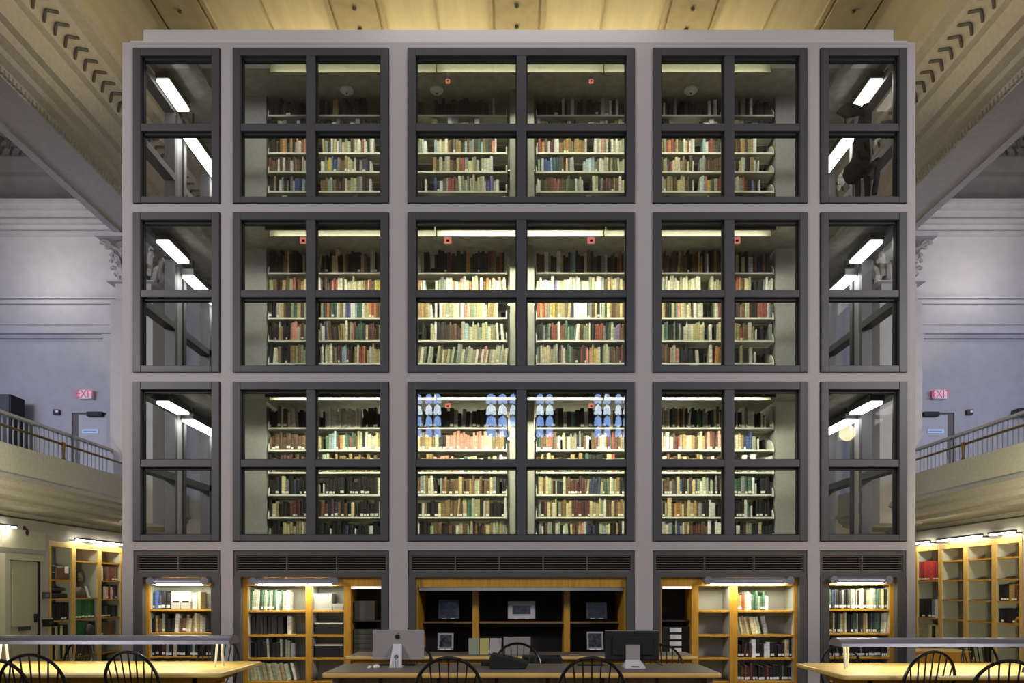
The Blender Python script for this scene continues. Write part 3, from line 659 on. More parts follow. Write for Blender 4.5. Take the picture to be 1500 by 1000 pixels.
def apple(s, name, parent, M_):
    pts = []
    for k in range(28):
        a = 2 * PI * k / 28
        r = 1.0 - .16 * math.exp(-((a - PI / 2) / .28) ** 2) - .10 * math.exp(-((a - 3 * PI / 2) / .25) ** 2)
        if abs(a) < .5 or abs(a - 2 * PI) < .5:
            d = min(a, 2 * PI - a); r -= .33 * math.cos(d / .5 * PI / 2)
        pts.append((r * s * math.cos(a), r * s * 1.0 * math.sin(a)))
    q = MB(); q.prism(pts[::-1], 'y', -.002, .002, M=M_)
    leaf = [(0.05 * s, 1.05 * s), (.12 * s, 1.35 * s), (.42 * s, 1.62 * s), (.36 * s, 1.25 * s)]
    q.prism(leaf[::-1], 'y', -.002, .002, M=M_)
    return q.build(name, BLACK, parent)
apple(.010, 'logo', t, A @ Matrix.Translation((0, -.009, .13)))
t = root('closed_notebook', (wx(840, 9.5), 9.5, .751), 'thin brown notebook lying flat near the end of the counter', 'book')
q = MB(); q.box(wx(833, 9.5), wx(849, 9.5), 9.5, 9.66, .757, .768); q.build('cover', mat('brown_leather', (.12, .06, .04), .6), t)
q = MB(); q.box(wx(833.5, 9.5), wx(848.5, 9.5), 9.505, 9.655, .751, .757); q.build('pages', PAPER, t)
# ------------------------------------------------------------------ reading desk
YT = 7.42
c = root('service_desk', (wx(765, YT), YT, 0), 'long desk with grey brown top and rounded oak edge', 'desk')
def round_slab(x0, x1, y0, y1, z0, z1, r, m=None):
    q = MB(); pts = []
    for (cx_, cy_, a0) in ((x1 - r, y1 - r, 0), (x0 + r, y1 - r, 90), (x0 + r, y0 + r, 180), (x1 - r, y0 + r, 270)):
        for k in range(6):
            a = math.radians(a0 + 18 * k); pts.append((cx_ + r * math.cos(a), cy_ + r * math.sin(a)))
    q.prism(pts, 'z', z0, z1); return q
q = round_slab(wx(471, YT), wx(1058, YT), YT, YT + .95, .70, .748, .04); q.build('edge', WOODE, c, bevel=.014)
q = round_slab(wx(474, YT), wx(1055, YT), YT + .035, YT + .93, .748, .752, .03); q.build('top', DESKT, c)
for (a, b) in ((500, 555), (560, 640), (645, 725), (730, 800), (805, 880), (885, 960), (965, 1030)):
    q = MB(); q.box(wx(a, YT + .3), wx(b, YT + .3), YT + .3, YT + .33, .05, .69); q.build('panel', DESKP, c, bevel=.006)
q = MB(); q.box(wx(498, YT + .3), wx(1032, YT + .3), YT + .33, YT + .36, 0, .70); q.build('modesty_board', mat('desk_carcass', (.06, .045, .03), .6), c)
for a in (498, 1032):
    q = MB(); x = wx(a, YT + .3); q.box(x - .03, x + .03, YT + .1, YT + .88, 0, .70); q.build('side_support', DESKP, c)
DZ = .752
# pale computer
YM = 8.0
t = root('desktop_computer', (wx(582, YM), YM, DZ), 'silver all-in-one computer seen from behind, near the end of the desk', 'computer')
x0, x1 = wx(545, YM), wx(620.5, YM); z0, z1 = wz(966.5, YM), wz(922.5, YM)
q = round_slab(0, x1 - x0, 0, z1 - z0, 0, .018, .02)
q.v = [(x0 + a, YM + .03 - cc + .03, z0 + b) for a, b, cc in q.v]
# gently domed rear shell
q.build('screen_shell', ALU, t, bevel=.004)
q = MB(); q.box(x0 + .005, x1 - .005, YM + .06, YM + .075, z0 + .005, z1 - .005); q.build('display', BLACK, t)
q = MB(); xm = wx(581.5, YM)
A = [(xm - .047, .945 + .02), (xm + .047, .965), (xm + .066, DZ + .008), (xm - .066, DZ + .008)]
q.add([(A[0][0], YM + .035, 1.0), (A[1][0], YM + .035, 1.0), (A[2][0], YM - .10, DZ + .012), (A[3][0], YM - .10, DZ + .012),
       (A[0][0], YM + .045, 1.0), (A[1][0], YM + .045, 1.0), (A[2][0], YM - .085, DZ + .0), (A[3][0], YM - .085, DZ + .0)],
      [(0, 3, 2, 1), (4, 5, 6, 7), (0, 1, 5, 4), (1, 2, 6, 5), (2, 3, 7, 6), (3, 0, 4, 7)])
q.build('stand', ALUL, t)
q = MB(); q.box(xm - .066, xm + .066, YM - .1, YM + .1, DZ, DZ + .008); q.build('foot', ALUL, t)
q = MB(); q.prism([(xm + .024 * math.cos(a), .865 + .024 * math.sin(a)) for a in [2 * PI * k / 16 for k in range(16)]], 'y', YM - .052, YM - .02); q.build('cable_hole', mat('hole_grey', (.12, .12, .13), .5), t)
q = MB(); q.tube([(xm, YM - .05, .865), (xm - .003, YM - .09, .83), (xm + .004, YM - .115, .79), (xm + .012, YM - .13, .76)], .006, seg=6); q.build('power_cable', mat('cable_grey', (.2, .2, .21), .5), t)
apple(.028, 'logo', t, Matrix.Translation((xm, YM + .035, wz(932.5, YM))))
t = root('computer_mouse', (wx(551, 7.95), 7.95, DZ), 'white mouse on the desk beside the silver computer', 'mouse')
q = MB(); q.lathe([(.002, .032), (.02, .03), (.036, .02), (.04, .008), (.036, 0)][::-1], (wx(551.5, 7.95), 7.95, DZ), sx=.9, sy=1.3); q.build('shell', WHITE, t, smooth=True)
t = root('card_holder', (wx(541, 7.9), 7.9, DZ), 'small white card beside the mouse at the desk end', 'card')
q = MB(); q.box(wx(538.5, 7.9), wx(543, 7.9), 7.88, 7.95, DZ, DZ + .014); q.build('card', WHITE, t)
q = MB(); q.box(wx(538.5, 7.9), wx(543, 7.9), 7.95, 7.96, DZ, DZ + .02); q.build('back', ALUL, t)
t = root('keyboard', (wx(600, 8.1), 8.15, DZ), 'thin dark keyboard lying behind the silver computer', 'keyboard')
q = MB(); q.box(wx(555, 8.15), wx(608, 8.15), 8.13, 8.27, DZ, DZ + .012); q.build('tray', BLACK, t)
q = MB()
for i in range(14):
    for j in range(4):
        a = wx(556, 8.15) + i * .028; q.box(a, a + .023, 8.14 + j * .03, 8.163 + j * .03, DZ + .012, DZ + .017)
q.build('keys', FIXD, t)
# black monitor
t = root('computer_monitor', (wx(926, YM), YM, DZ), 'black monitor on a silver foot seen from behind', 'monitor')
x0, x1 = wx(887, YM), wx(966.5, YM); z0, z1 = wz(966.5, YM), wz(924, YM)
q = MB(); q.box(x0, x1, YM + .03, YM + .07, z0, z1); q.box(x0 + .08, x1 - .08, YM + .01, YM + .03, z0 + .05, z1 - .06); q.build('housing', BLACK, t, bevel=.008)
q = MB(); q.box(x0 + .002, x1 - .002, YM + .032, YM + .068, z1, z1 + .006); q.build('top_edge', ALU, t)
xm = wx(927, YM); q = MB()
q.box(xm - .078, xm + .078, YM - .012, YM + .008, .83, wz(944, YM)); q.build('column', ALU, t, bevel=.004)
q = MB(); zb = .83
q.add([(xm - .078, YM - .012, zb), (xm + .078, YM - .012, zb), (xm + .11, YM - .17, DZ + .012), (xm - .11, YM - .17, DZ + .012),
       (xm - .078, YM + .006, zb), (xm + .078, YM + .006, zb), (xm + .11, YM + .06, DZ), (xm - .11, YM + .06, DZ), (xm - .11, YM - .17, DZ), (xm + .11, YM - .17, DZ)],
      [(0, 3, 2, 1), (4, 5, 6, 7), (0, 1, 5, 4), (1, 2, 9, 6, 5), (0, 4, 7, 8, 3), (2, 3, 8, 9), (6, 9, 8, 7)])
q.build('foot', ALUL, t)
q = MB(); q.add([(xm - .045, YM - .1605, .777), (xm + .04, YM - .1605, .777), (xm + .045, YM - .172, .767), (xm - .04, YM - .172, .767)], [(0, 3, 2, 1)]); q.build('badge', BLACK, t)
q = MB(); q.tube([(x1 - .06, YM + .05, .83), (x1 + .0, YM + .06, .78), (x1 + .05, YM + .1, .757)], .006, seg=6); q.build('cable', BLACK, t)
t = root('keyboard', (wx(862, 8.15), 8.15, DZ), 'thin dark keyboard lying beside the black monitor', 'keyboard')
q = MB(); q.box(wx(846, 8.15), wx(884, 8.15), 8.1, 8.23, DZ, DZ + .012); q.build('tray', BLACK, t)
q = MB()
for i in range(10):
    for j in range(3):
        a = wx(847, 8.15) + i * .028; q.box(a, a + .023, 8.11 + j * .035, 8.137 + j * .035, DZ + .012, DZ + .017)
q.build('keys', FIXD, t)
# scanner wedge
t = root('book_scanner', (wx(745, 7.95), 7.95, DZ), 'black wedge shaped scanner in the middle of the desk', 'scanner')
YQ = 7.75
def SP(px_, py_): return (wx(px_, YQ), wz(py_, YQ))
q = MB(); q.prism([(wx(717, YQ), DZ), (wx(769, YQ), DZ), SP(775, 971.5), SP(757, 966), SP(722, 958), SP(717, 962)], 'y', YQ, YQ + .3); q.build('body', BLACK, t, bevel=.01)
q = MB(); q.box(wx(705, 8.2), wx(718, 8.2), 8.1, 8.25, DZ, DZ + .045); q.build('feeder', BLACK, t, bevel=.006)
t = root('document_box', (wx(800, 8.9), 8.75, .5), 'low black cabinet standing between the desk and the counter', 'cabinet')
q = MB(); q.box(wx(765, 8.9), wx(823, 8.9), 8.85, 9.2, 0, wz(962, 8.9)); q.build('body', BLACK, t, bevel=.01)
q = MB(); q.box(wx(770, 8.9), wx(818, 8.9), 8.835, 8.85, .1, .55); q.build('door', BLACK, t)

# ------------------------------------------------------------------ reading tables and their lamps
def table(name, x0, x1, y0, y1, label):
    t = root('reading_table', ((x0 + x1) / 2, (y0 + y1) / 2, 0), label, 'table', 'long maple reading tables')
    q = round_slab(x0, x1, y0, y1, .715, .76, .05); q.build('top', TABLE, t, bevel=.014)
    q = MB(); q.box(x0 + .3, x1 - .3, y0 + .12, y0 + .15, .60, .715); q.box(x0 + .3, x1 - .3, y1 - .15, y1 - .12, .60, .715)
    q.box(x0 + .3, x0 + .33, y0 + .12, y1 - .12, .60, .715); q.box(x1 - .33, x1 - .3, y0 + .12, y1 - .12, .60, .715); q.build('apron', WOOD, t)
    for a in (x0 + .45, x1 - .45):
        for b in (y0 + .2, y1 - .2):
            q = MB(); q.box(a - .06, a + .06, b - .06, b + .06, 0, .62); q.build('leg', WOOD, t, bevel=.01)
LT = (-6.6, -2.93, 7.3, 8.56); RT = (3.22, 7.4, 7.1, 8.36)
table('l', *LT, 'long bright maple reading table at the foot of the bookcases, before the first bay')
table('r', *RT, 'long bright maple reading table before the last bay')
table('r2', 3.62, 7.2, 4.4, 5.5, 'near maple reading table whose lamp end pokes into the view')
def table_lamp(x0, x1, y, zt, posts, label, emits=42, wid=.16, hh=.09):
    l = root('reading_lamp', ((x0 + x1) / 2, y, .76), label, 'lamp', 'long table lamps')
    pts = []
    for k in range(9):
        a = PI * k / 8; pts.append((y + wid * math.cos(a), zt - hh + hh * math.sin(a)))
    inner = [(y + (wid - .012) * math.cos(PI * k / 8), zt - hh + (hh - .012) * math.sin(PI * k / 8)) for k in range(8, -1, -1)]
    q = MB(); q.prism(pts + inner, 'x', x0, x1); q.build('shade', LAMPM, l)
    for x in (x0, x1):
        q = MB(); q.prism(pts, 'x', x - .006, x + .006); q.build('end_cap', LAMPM, l)
    q = MB(); q.box(x0 + .05, x1 - .05, y - .03, y + .03, zt - hh + .04, zt - hh + .06); q.build('tube', emat('table_tube', (1, .88, .52), emits), l)
    for x in posts:
        for dx in (-.028, .028):
            q = MB(); q.tube([(x + dx, y + dx * 1.5, .76), (x + dx * .7, y, zt - hh * .4)], .013, seg=8); q.build('post', LAMPW, l, smooth=True)
table_lamp(-6.3, -3.04, 7.95, 1.105, [-3.2, -5.55], 'long grey hooded lamp over the reading table before the first bay')
table_lamp(3.42, 7.2, 7.75, 1.09, [3.53, 5.9], 'long grey hooded lamp over the reading table before the last bay')
table_lamp(3.84 - .28, 7.0, 4.95, 1.11, [3.53, 5.6], 'near lamp hood end before the right reading table', emits=14)

# ------------------------------------------------------------------ Windsor chairs
def make_chair():
    t = root('windsor_chair', (0, 0, 0))
    q = MB(); pts = []
    for k in range(24):
        a = 2 * PI * k / 24; r = 1 + (.06 if math.sin(a) > 0 else 0)
        pts.append((.235 * math.cos(a) * r, .22 * math.sin(a)))
    q.prism(pts, 'z', .425, .46); q.build('seat', CHAIRM, t, bevel=.012, local=True)
    for sx in (-1, 1):
        for sy in (-1, 1):
            q = MB(); q.tube([(sx * .14, sy * .13, .43), (sx * .19, sy * .18, .2), (sx * .225, sy * .215, 0)], .014, seg=8, r2=.011); q.build('leg', CHAIRM, t, smooth=True, local=True)
    for a, b in (((-.185, -.175, .22), (-.185, .175, .22)), ((.185, -.175, .22), (.185, .175, .22)), ((-.185, 0, .22), (.185, 0, .22))):
        q = MB(); q.tube([a, ((a[0] + b[0]) / 2, (a[1] + b[1]) / 2, .22), b], .009, seg=6); q.build('stretcher', CHAIRM, t, local=True)
    # bow: back of the chair is at -y, leaning away
    def bow(u):
        a = PI * u
        x = .315 * math.cos(a) if math.sin(a) > .35 else .315 * math.cos(a) * (.86 + .14 * math.sin(a) / .35)
        z = .46 + .54 * (math.sin(a) ** .62)
        return (x, -.16 - (z - .46) * .20, z)
    q = MB(); q.tube([bow(k / 30) for k in range(31)], .0155, seg=8); q.build('bow', CHAIRM, t, smooth=True, local=True)
    for k in range(7):
        xb = -.15 + .3 * k / 6
        tx = -.245 + .49 * k / 6
        # height of the bow at tx
        best = min((bow(i / 200) for i in range(1, 200)), key=lambda p: abs(p[0] - tx) + (0 if p[2] > .75 else 1))
        q = MB(); q.tube([(xb, -.17, .45), ((xb + tx) / 2, -.2, .6), (best[0], best[1], best[2])], .0075, seg=6); q.build('spindle', CHAIRM, t, local=True)
    return t
proto = make_chair(); used = False
CH = [ # px centre, Y, rz(deg), scale, label
 (657, 6.42, 2, 1, 'black spindle-back chair facing the desk between scanner and silver computer'),
 (867, 6.42, -3, 1, 'black spindle-back chair facing the desk before the black monitor'),
 (189, 7.02, -12, 1, 'black spindle-back chair at the left reading table, standing alone'),
 (44, 6.72, 4, 1, 'black spindle-back chair overlapping another at the left reading table'),
 (-18, 6.3, 25, 1, 'black spindle-back chair cut by the picture edge at the left table'),
 (118, 9.0, 150, 1, 'black spindle-back chair beyond the left table, before the side bookcase'),
 (322, 9.1, 165, 1, 'black spindle-back chair beyond the left table end, under the lamp end'),
 (758, 8.78, 178, .95, 'black spindle-back chair between desk and counter before the laptop'),
 (604, 8.85, 170, .93, 'black spindle-back chair between desk and counter behind the silver computer'),
 (968, 8.85, 190, .93, 'black spindle-back chair between desk and counter behind the black monitor'),
 (1366, 7.05, 14, 1, 'black spindle-back chair turned slightly at the right reading table'),
 (1478, 6.15, -6, 1, 'black spindle-back chair under the near lamp hood on the right'),
 (1432, 8.95, 200, 1, 'black spindle-back chair beyond the right table before the side bookcase'),
 (1230, 8.95, 185, .9, 'black spindle-back chair beyond the right table near its lamp post'),
]
for (px_, Yc, rz, sc_, lab) in CH:
    o = proto if not used else copy_tree(proto); used = True
    o.location = (wx(px_, Yc), Yc + .27 * (1 if abs(rz) < 90 else -1) * 0, 0)
    o.rotation_euler = (0, 0, math.radians(rz)); o.scale = (sc_, sc_, sc_)
    # put the back of the chair on the sighted distance
    b = Matrix.Rotation(math.radians(rz), 3, 'Z') @ Vector((0, -.25 * sc_, 0)); o.location = o.location - b
    tag(o, lab, 'chair', 'black spindle-back chairs')

# ------------------------------------------------------------------ hall shell
fl = MB(); fl.box(-14, 14, -9, 18.2, -.1, 0); struct(fl, 'floor', FLOORM, 'dark carpeted hall floor')
PROF = [(8.35, 7.45), (8.2, 7.45), (8.2, 7.5), (7.5, 7.5), (7.46, 7.56), (7.46, 7.64), (7.36, 7.70), (7.34, 7.78), (7.22, 7.84), (7.18, 7.95), (7.08, 7.97), (6.96, 8.2), (6.86, 8.22), (6.82, 8.29), (6.62, 8.42), (6.58, 8.50), (6.42, 8.54), (6.38, 8.64), (6.38, 8.9), (8.35, 8.9)]
for s_ in (-1, 1):
    q = MB(); pr = [(s_ * x, h + EYE) for x, h in PROF]
    n = len(pr); ya, yb = -9, 18
    for i in range(n):
        a, b = pr[i], pr[(i + 1) % n]
        q.add([(a[0], ya, a[1]), (b[0], ya, b[1]), (b[0], yb, b[1]), (a[0], yb, a[1])], [(0, 1, 2, 3)], BEAMG if i in (1, 2, 3, 0) else BEAMM)
    bo = struct(q, 'trim_beam_' + ('left' if s_ < 0 else 'right'), None, 'stepped plaster cornice beam running along the hall ceiling')
    # dart ornament on the sloping face
    q = MB(); k = 0; y = 6.0
    while y < 16:
        ax, az, bx, bz = 6.83, 8.27, 6.62, 8.405
        mx, mz = (ax + bx) / 2, (az + bz) / 2
        for (p0, p1, yo0, yo1) in (((ax, az), (mx, mz), .13, 0), ((mx, mz), (bx, bz), 0, .13)):
            A = Vector((s_ * p0[0], y + yo0, p0[1] + EYE - .012)); B = Vector((s_ * p1[0], y + yo1, p1[1] + EYE - .012))
            q.tube([A, B], .022, seg=6)
        y += .25
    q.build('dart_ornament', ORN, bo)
    q = MB(); y = 8
    while y < 18:
        q.box(s_ * 7.44, s_ * 7.49, y, y + .05, EYE + 7.52, EYE + 7.6); y += .09
    q.build('bead_ornament', BEAMM, bo)
    # upper gallery wall and aisle ceiling
    w = MB(); w.box(s_ * 13, s_ * 13.2, 4, 18.2, 0, 13.6); struct(w, 'wall_' + ('left' if s_ < 0 else 'right'), PLAST, 'outer gallery wall')
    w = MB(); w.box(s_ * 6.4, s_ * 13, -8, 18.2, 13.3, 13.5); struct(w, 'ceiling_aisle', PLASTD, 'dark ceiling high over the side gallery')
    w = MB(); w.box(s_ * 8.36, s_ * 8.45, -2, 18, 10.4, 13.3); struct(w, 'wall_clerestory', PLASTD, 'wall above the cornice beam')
ce = MB(); ce.box(-6.42, 6.42, -9, 18, 10.24, 10.4)
struct(ce, 'ceiling', CEILM, 'yellow lit panelled hall ceiling')
cd = MB()
for x in (-4.95, -2.35, .05, 2.65, 5.05):
    cd.box(x - .32, x + .32, -9, 18, 10.19, 10.239)
    cd.box(x - .42, x - .36, -9, 18, 10.20, 10.239); cd.box(x + .36, x + .42, -9, 18, 10.20, 10.239)
for x in (-3.7, -1.15, 1.35, 3.85): cd.box(x - .012, x + .012, -9, 18, 10.225, 10.239)
struct(cd, 'trim_ceiling_ribs', CEILD, 'raised ribs running along the hall ceiling')
for i, x in enumerate((-4.95, -2.35, .05, 2.65, 5.05)):
    for j, y in enumerate((10.75, 11.15)):
        q = MB(); q.lathe([(.0, 0), (.03, .0), (.034, -.015), (.02, -.03), (.008, -.035)], (x, y + (abs(x) * .02), 10.19), seg=12)
        o = q.build('ceiling_rosette', ROS); tag(o, 'small dark bronze stud on the %s ceiling rib, %s row' % (nth(i + 1), ('first', 'second')[j]), 'stud', 'ceiling studs')
# end wall
YE = 18.0
def EX(p): return wx(p, YE)
def EZ(p): return wz(p, YE)
ew = MB(); ew.box(-13.2, 13.2, YE, YE + .2, 0, 13.5); struct(ew, 'wall_end', PLAST, 'pale plaster end wall behind the book tower')
for s_ in (-1, 1):
    xo, xi = (-13, -8.4) if s_ < 0 else (8.4, 13)
    q = MB()
    def band(y1, y2, d, zz=None): q.box(xo, xi, YE - d, YE, EZ(y2), EZ(y1))
    band(304, 309, .42); band(309, 315, .34); band(315, 328, .2); band(328, 334, .27); band(334, 344, .14); band(344, 347, .2)
    band(439, 442, .22); band(442, 448, .15); band(448, 475, .07); band(475, 478, .12); band(478, 487, .09); band(487, 492, .2); band(492, 497, .1)
    struct(q, 'trim_cornice', PLAST, 'horizontal moulded bands on the end wall')
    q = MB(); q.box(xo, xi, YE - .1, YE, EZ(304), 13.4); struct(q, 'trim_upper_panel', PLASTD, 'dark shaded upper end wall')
    q = MB()
    for k in range(14):
        x = s_ * (10.6 + k * .235); z = EZ(228)
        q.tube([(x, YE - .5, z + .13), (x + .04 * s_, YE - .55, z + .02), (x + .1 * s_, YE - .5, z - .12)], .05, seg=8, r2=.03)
    q.build('x', ORN).name = 'trim_modillions'; bpy.data.objects['trim_modillions' if s_ < 0 else 'trim_modillions'].name = 'trim_modillions_' + ('left' if s_ < 0 else 'right')
    bpy.data.objects['trim_modillions_' + ('left' if s_ < 0 else 'right')]['kind'] = 'structure'
    q = MB(); q.box(xo, xi, YE - .75, YE - .1, EZ(222) + .05, EZ(222) + .6); q.box(xo, xi, YE - .3, YE - .1, EZ(262), EZ(240)); struct(q, 'trim_upper_cornice', PLASTD, 'dark cornice over the scroll brackets')
    # bracket under the entablature beside the column
    q = MB(); xa = s_ * 9.95; q.prism([(xa, EZ(496)), (xa + s_ * -.25, EZ(496)), (xa - s_ * .25, EZ(545)), (xa - s_ * .12, EZ(520))], 'y', YE - .35, YE); struct(q, 'trim_bracket', PLAST, 'tapering bracket below the moulded band')
# columns with leafy capitals
for s_ in (-1, 1):
    cx0 = s_ * (8.08 if s_ < 0 else 8.2); YCo = 15.9
    c = root('trim_column_' + ('left' if s_ < 0 else 'right'), (cx0, YCo, 3.6), 'pale column with a leafy Corinthian capital under the ceiling beam', 'column', kind='structure')
    q = MB(); q.box(cx0 - .45, cx0 + .45, YCo - .45, YCo + .45, 3.0, wz(440, 15.45)); q.build('lower_shaft', PLAST, c)
    q = MB(); q.box(cx0 - .38, cx0 + .38, YCo - .38, YCo + .38, wz(440, 15.45), wz(412, 15.45)); q.build('neck', PLAST, c)
    q = MB(); q.box(cx0 - .5, cx0 + .5, YCo - .5, YCo + .5, wz(413.5, 15.45), wz(411.5, 15.45)); q.build('astragal', PLAST, c)
    zt = wz(350, 15.45); zb = wz(411, 15.45); H = zt - zb
    q = MB(); q.lathe([(.36, 0), (.38, H * .4), (.44, H * .7), (.54, H * .93)], (cx0, YCo, zb), seg=20); q.build('bell', PLASTD, c, smooth=True)
    q = MB(); 
    for tier, (r0, hh, n) in enumerate(((.42, .40, 12), (.44, .68, 12))):
        for k in range(n):
            a = 2 * PI * (k + .5 * tier) / n; ca, sa = math.cos(a), math.sin(a)
            h1 = H * hh
            path = [(cx0 + ca * r, YCo + sa * r, zb + z) for r, z in ((r0 - .05, 0 if tier == 0 else H * .2), (r0 + .0, h1 * .55), (r0 + .05, h1 * .9), (r0 + .14, h1), (r0 + .18, h1 * .88))]
            q.tube(path, .075, seg=6, r2=.04)
    q.build('leaves', PLAST, c, smooth=True)
    q = MB()
    for k in range(4):
        a = PI / 4 + k * PI / 2; ca, sa = math.cos(a), math.sin(a)
        path = []
        for j in range(16):
            t_ = j / 15; ang = t_ * 2.2 * PI; rr = .11 * (1 - t_ * .8)
            path.append((cx0 + ca * (.70 + rr * math.cos(ang)), YCo + sa * (.70 + rr * math.cos(ang)), zb + H * .82 + rr * math.sin(ang)))
        q.tube(path, .035, seg=6)
        q.tube([(cx0 + ca * .35, YCo + sa * .35, zb + H * .45), (cx0 + ca * .45, YCo + sa * .45, zb + H * .8), (cx0 + ca * .80, YCo + sa * .80, zb + H * .86)], .04, seg=6)
    q.build('volute', PLAST, c, smooth=True)
    q = MB(); q.box(cx0 - .66, cx0 + .66, YCo - .66, YCo + .66, zt - .03, zt + .04); q.build('abacus', PLAST, c)

# galleries
XG = 8.0
for s_, sn in ((-1, 'left'), (1, 'right')):
    hF = lambda ratio, x: EYE + ratio * x
    q = MB()
    pr = [(8.0, hF(.289, 8)), (8.0, hF(.232, 8)), (7.96, hF(.228, 8)), (7.92, hF(.218, 8)), (8.0, hF(.214, 8)), (8.0, hF(.205, 8)), (8.1, hF(.20, 8)), (8.12, hF(.19, 8)), (8.3, 3.08), (8.35, 3.02), (9.15, 3.02), (9.2, 2.92), (9.2, 2.72), (9.55, 2.72), (9.55, 3.7), (13, 3.7), (13, hF(.289, 8))]
    q.prism([(s_ * a, b) for a, b in pr], 'y', 2, YE)
    struct(q, 'wall_gallery_' + sn, BALC, 'plain plaster front of the %s gallery' % sn)
    q = MB(); y = 9.0
    while y < 18:
        q.box(s_ * 7.99, s_ * 8.02, y, y + .02, hF(.235, 8), hF(.284, 8)); y += 1.9
    w = MB(); w.box(s_ * 9.5, s_ * 9.7, 2, YE, 0, 3.02); w.box(s_ * 9.1, s_ * 9.5, 2, 9.1 * F / (CX - 71) if s_ < 0 else 9.1 * F / (1498 - CX), 0, 2.9); w.box(s_ * 9.12, s_ * 9.5, 12, YE, 2.565, 2.9); struct(w, 'wall_ground_' + sn, DOORM, 'side wall below the %s gallery' % sn)
    # balustrade
    b = root('balustrade', (s_ * 8.5, 14, 3.9), 'grey balustrade with slim uprights on the %s gallery' % sn, 'railing', 'gallery balustrades')
    xb = s_ * 8.5; zt = hF(.349, 8.5); zb = hF(.289, 8)
    q = MB(); q.box(xb - .05, xb + .05, 9, 15.42, zt - .05, zt); q.build('top_rail', RAILM, b, bevel=.008)
    q = MB(); q.box(xb - .04, xb + .04, 9, 15.42, zb + .0, zb + .06); q.build('bottom_rail', RAILM, b)
    y = 11.2
    while y < 15.38:
        q = MB(); q.lathe([(.018, 0), (.022, .05), (.013, .12), (.017, .3), (.012, (zt - zb) - .1), (.018, zt - zb - .05)], (xb, y, zb + .03), seg=6); q.build('baluster', RAILM, b)
        y += .135
    h = root('handrail', (s_ * 8.1, 14, zb), 'brass handrail on short posts along the %s gallery edge' % sn, 'railing', 'gallery handrails')
    zr = hF(.322, 8.1)
    q = MB(); q.tube([(s_ * 8.1, 9, zr), (s_ * 8.1, 14, zr), (s_ * 8.1, 15.42, zr)], .022, seg=10); q.build('rail', BRASS, h, smooth=True)
    for y in (10.2, 13.05):
        q = MB(); q.lathe([(.05, 0), (.035, .03), (.025, .08), (.03, zr - zb - .05), (.045, zr - zb), (.03, zr - zb + .04)], (s_ * 8.1, 8.1 * F / (CX - 93) + (y - 13.05), zb), seg=10); q.build('post', BRASS, h, smooth=True)
    # door on the gallery end wall
    mx = lambda p: p if s_ < 0 else (1504 - p) - 1
    xs = sorted((EX(mx(107)), EX(mx(158))))
    d = root('door_%d' % (1 if s_ < 0 else 2), ((xs[0] + xs[1]) / 2, YE, 3.91), 'pale door under the EXIT sign on the %s gallery' % sn, 'door', kind='structure')
    dz = EZ(605)
    q = MB(); tf = .13
    q.box(xs[0] - tf, xs[0], YE - .06, YE + .01, 3.91, dz + tf); q.box(xs[1], xs[1] + tf, YE - .06, YE + .01, 3.91, dz + tf); q.box(xs[0], xs[1], YE - .06, YE + .01, dz, dz + tf); q.build('frame', PLAST, d)
    q = MB()
    a, bq = (xs[0] + .16, xs[1]) if s_ < 0 else (xs[0], xs[1] - .16)
    q.box(a, bq, YE - .04, YE - .0, 3.91, dz - .05); q.build('leaf', mat('door_leaf_paint', (.5, .49, .5), .6), d)
    q = MB(); q.box(xs[0], xs[1], YE - .02, YE - .001, 3.91, dz); q.build('reveal', mat('door_reveal', (.16, .14, .13), .8), d)
    q = MB(); px0, px1 = sorted((EX(mx(131)), EX(mx(154)))); q.box(px0, px1, YE - .14, YE - .04, EZ(611), EZ(604.5)); q.build('closer', BLACK, d, bevel=.01)
    q = MB(); px0, px1 = sorted((EX(mx(122)), EX(mx(146)))); q.box(px0, px1, YE - .055, YE - .04, EZ(635), EZ(629)); q.build('sign_plate', SIGNB, d)
    q = MB(); q.box(px0 + .03, px1 - .05, YE - .06, YE - .055, EZ(632.6), EZ(631.4)); q.build('sign_line', mat('sign_blue', (.2, .3, .6), .5), d)
    # exit sign
    e = root('exit_sign', (EX(mx(129)), YE - .1, EZ(585)), 'white sign reading EXIT in red letters over the %s gallery door' % sn, 'sign', 'exit signs')
    px0, px1 = sorted((EX(mx(119.5)), EX(mx(138.5))))
    q = MB(); q.box(px0, px1, YE - .12, YE - .0, EZ(585.5), EZ(572.5)); q.build('box', SIGNW, e, bevel=.008)
    text('EXIT', .27, RED, 'lettering', e, ((px0 + px1) / 2 - e.location.x - .0, -.024, (EZ(585.5) + EZ(572.5)) / 2 - e.location.z - .005), ext=.003).scale = (.85, 1.0, 1)
    e2 = root('wall_mounted_alarm', (EX(mx(84)), YE - .05, EZ(607)), 'small dark alarm box on the wall beside the %s gallery door' % sn, 'alarm', 'wall alarms')
    px0, px1 = sorted((EX(mx(80)), EX(mx(89)))); q = MB(); q.box(px0, px1, YE - .08, YE, EZ(608), EZ(600.5)); q.build('box', mat('alarm_maroon', (.05, .015, .015), .5), e2, bevel=.01)
    pm = (px0 + px1) / 2; q = MB(); q.box(pm - .0, pm + .06, YE - .09, YE - .08, EZ(605), EZ(602)); q.build('strobe', WHITE, e2)
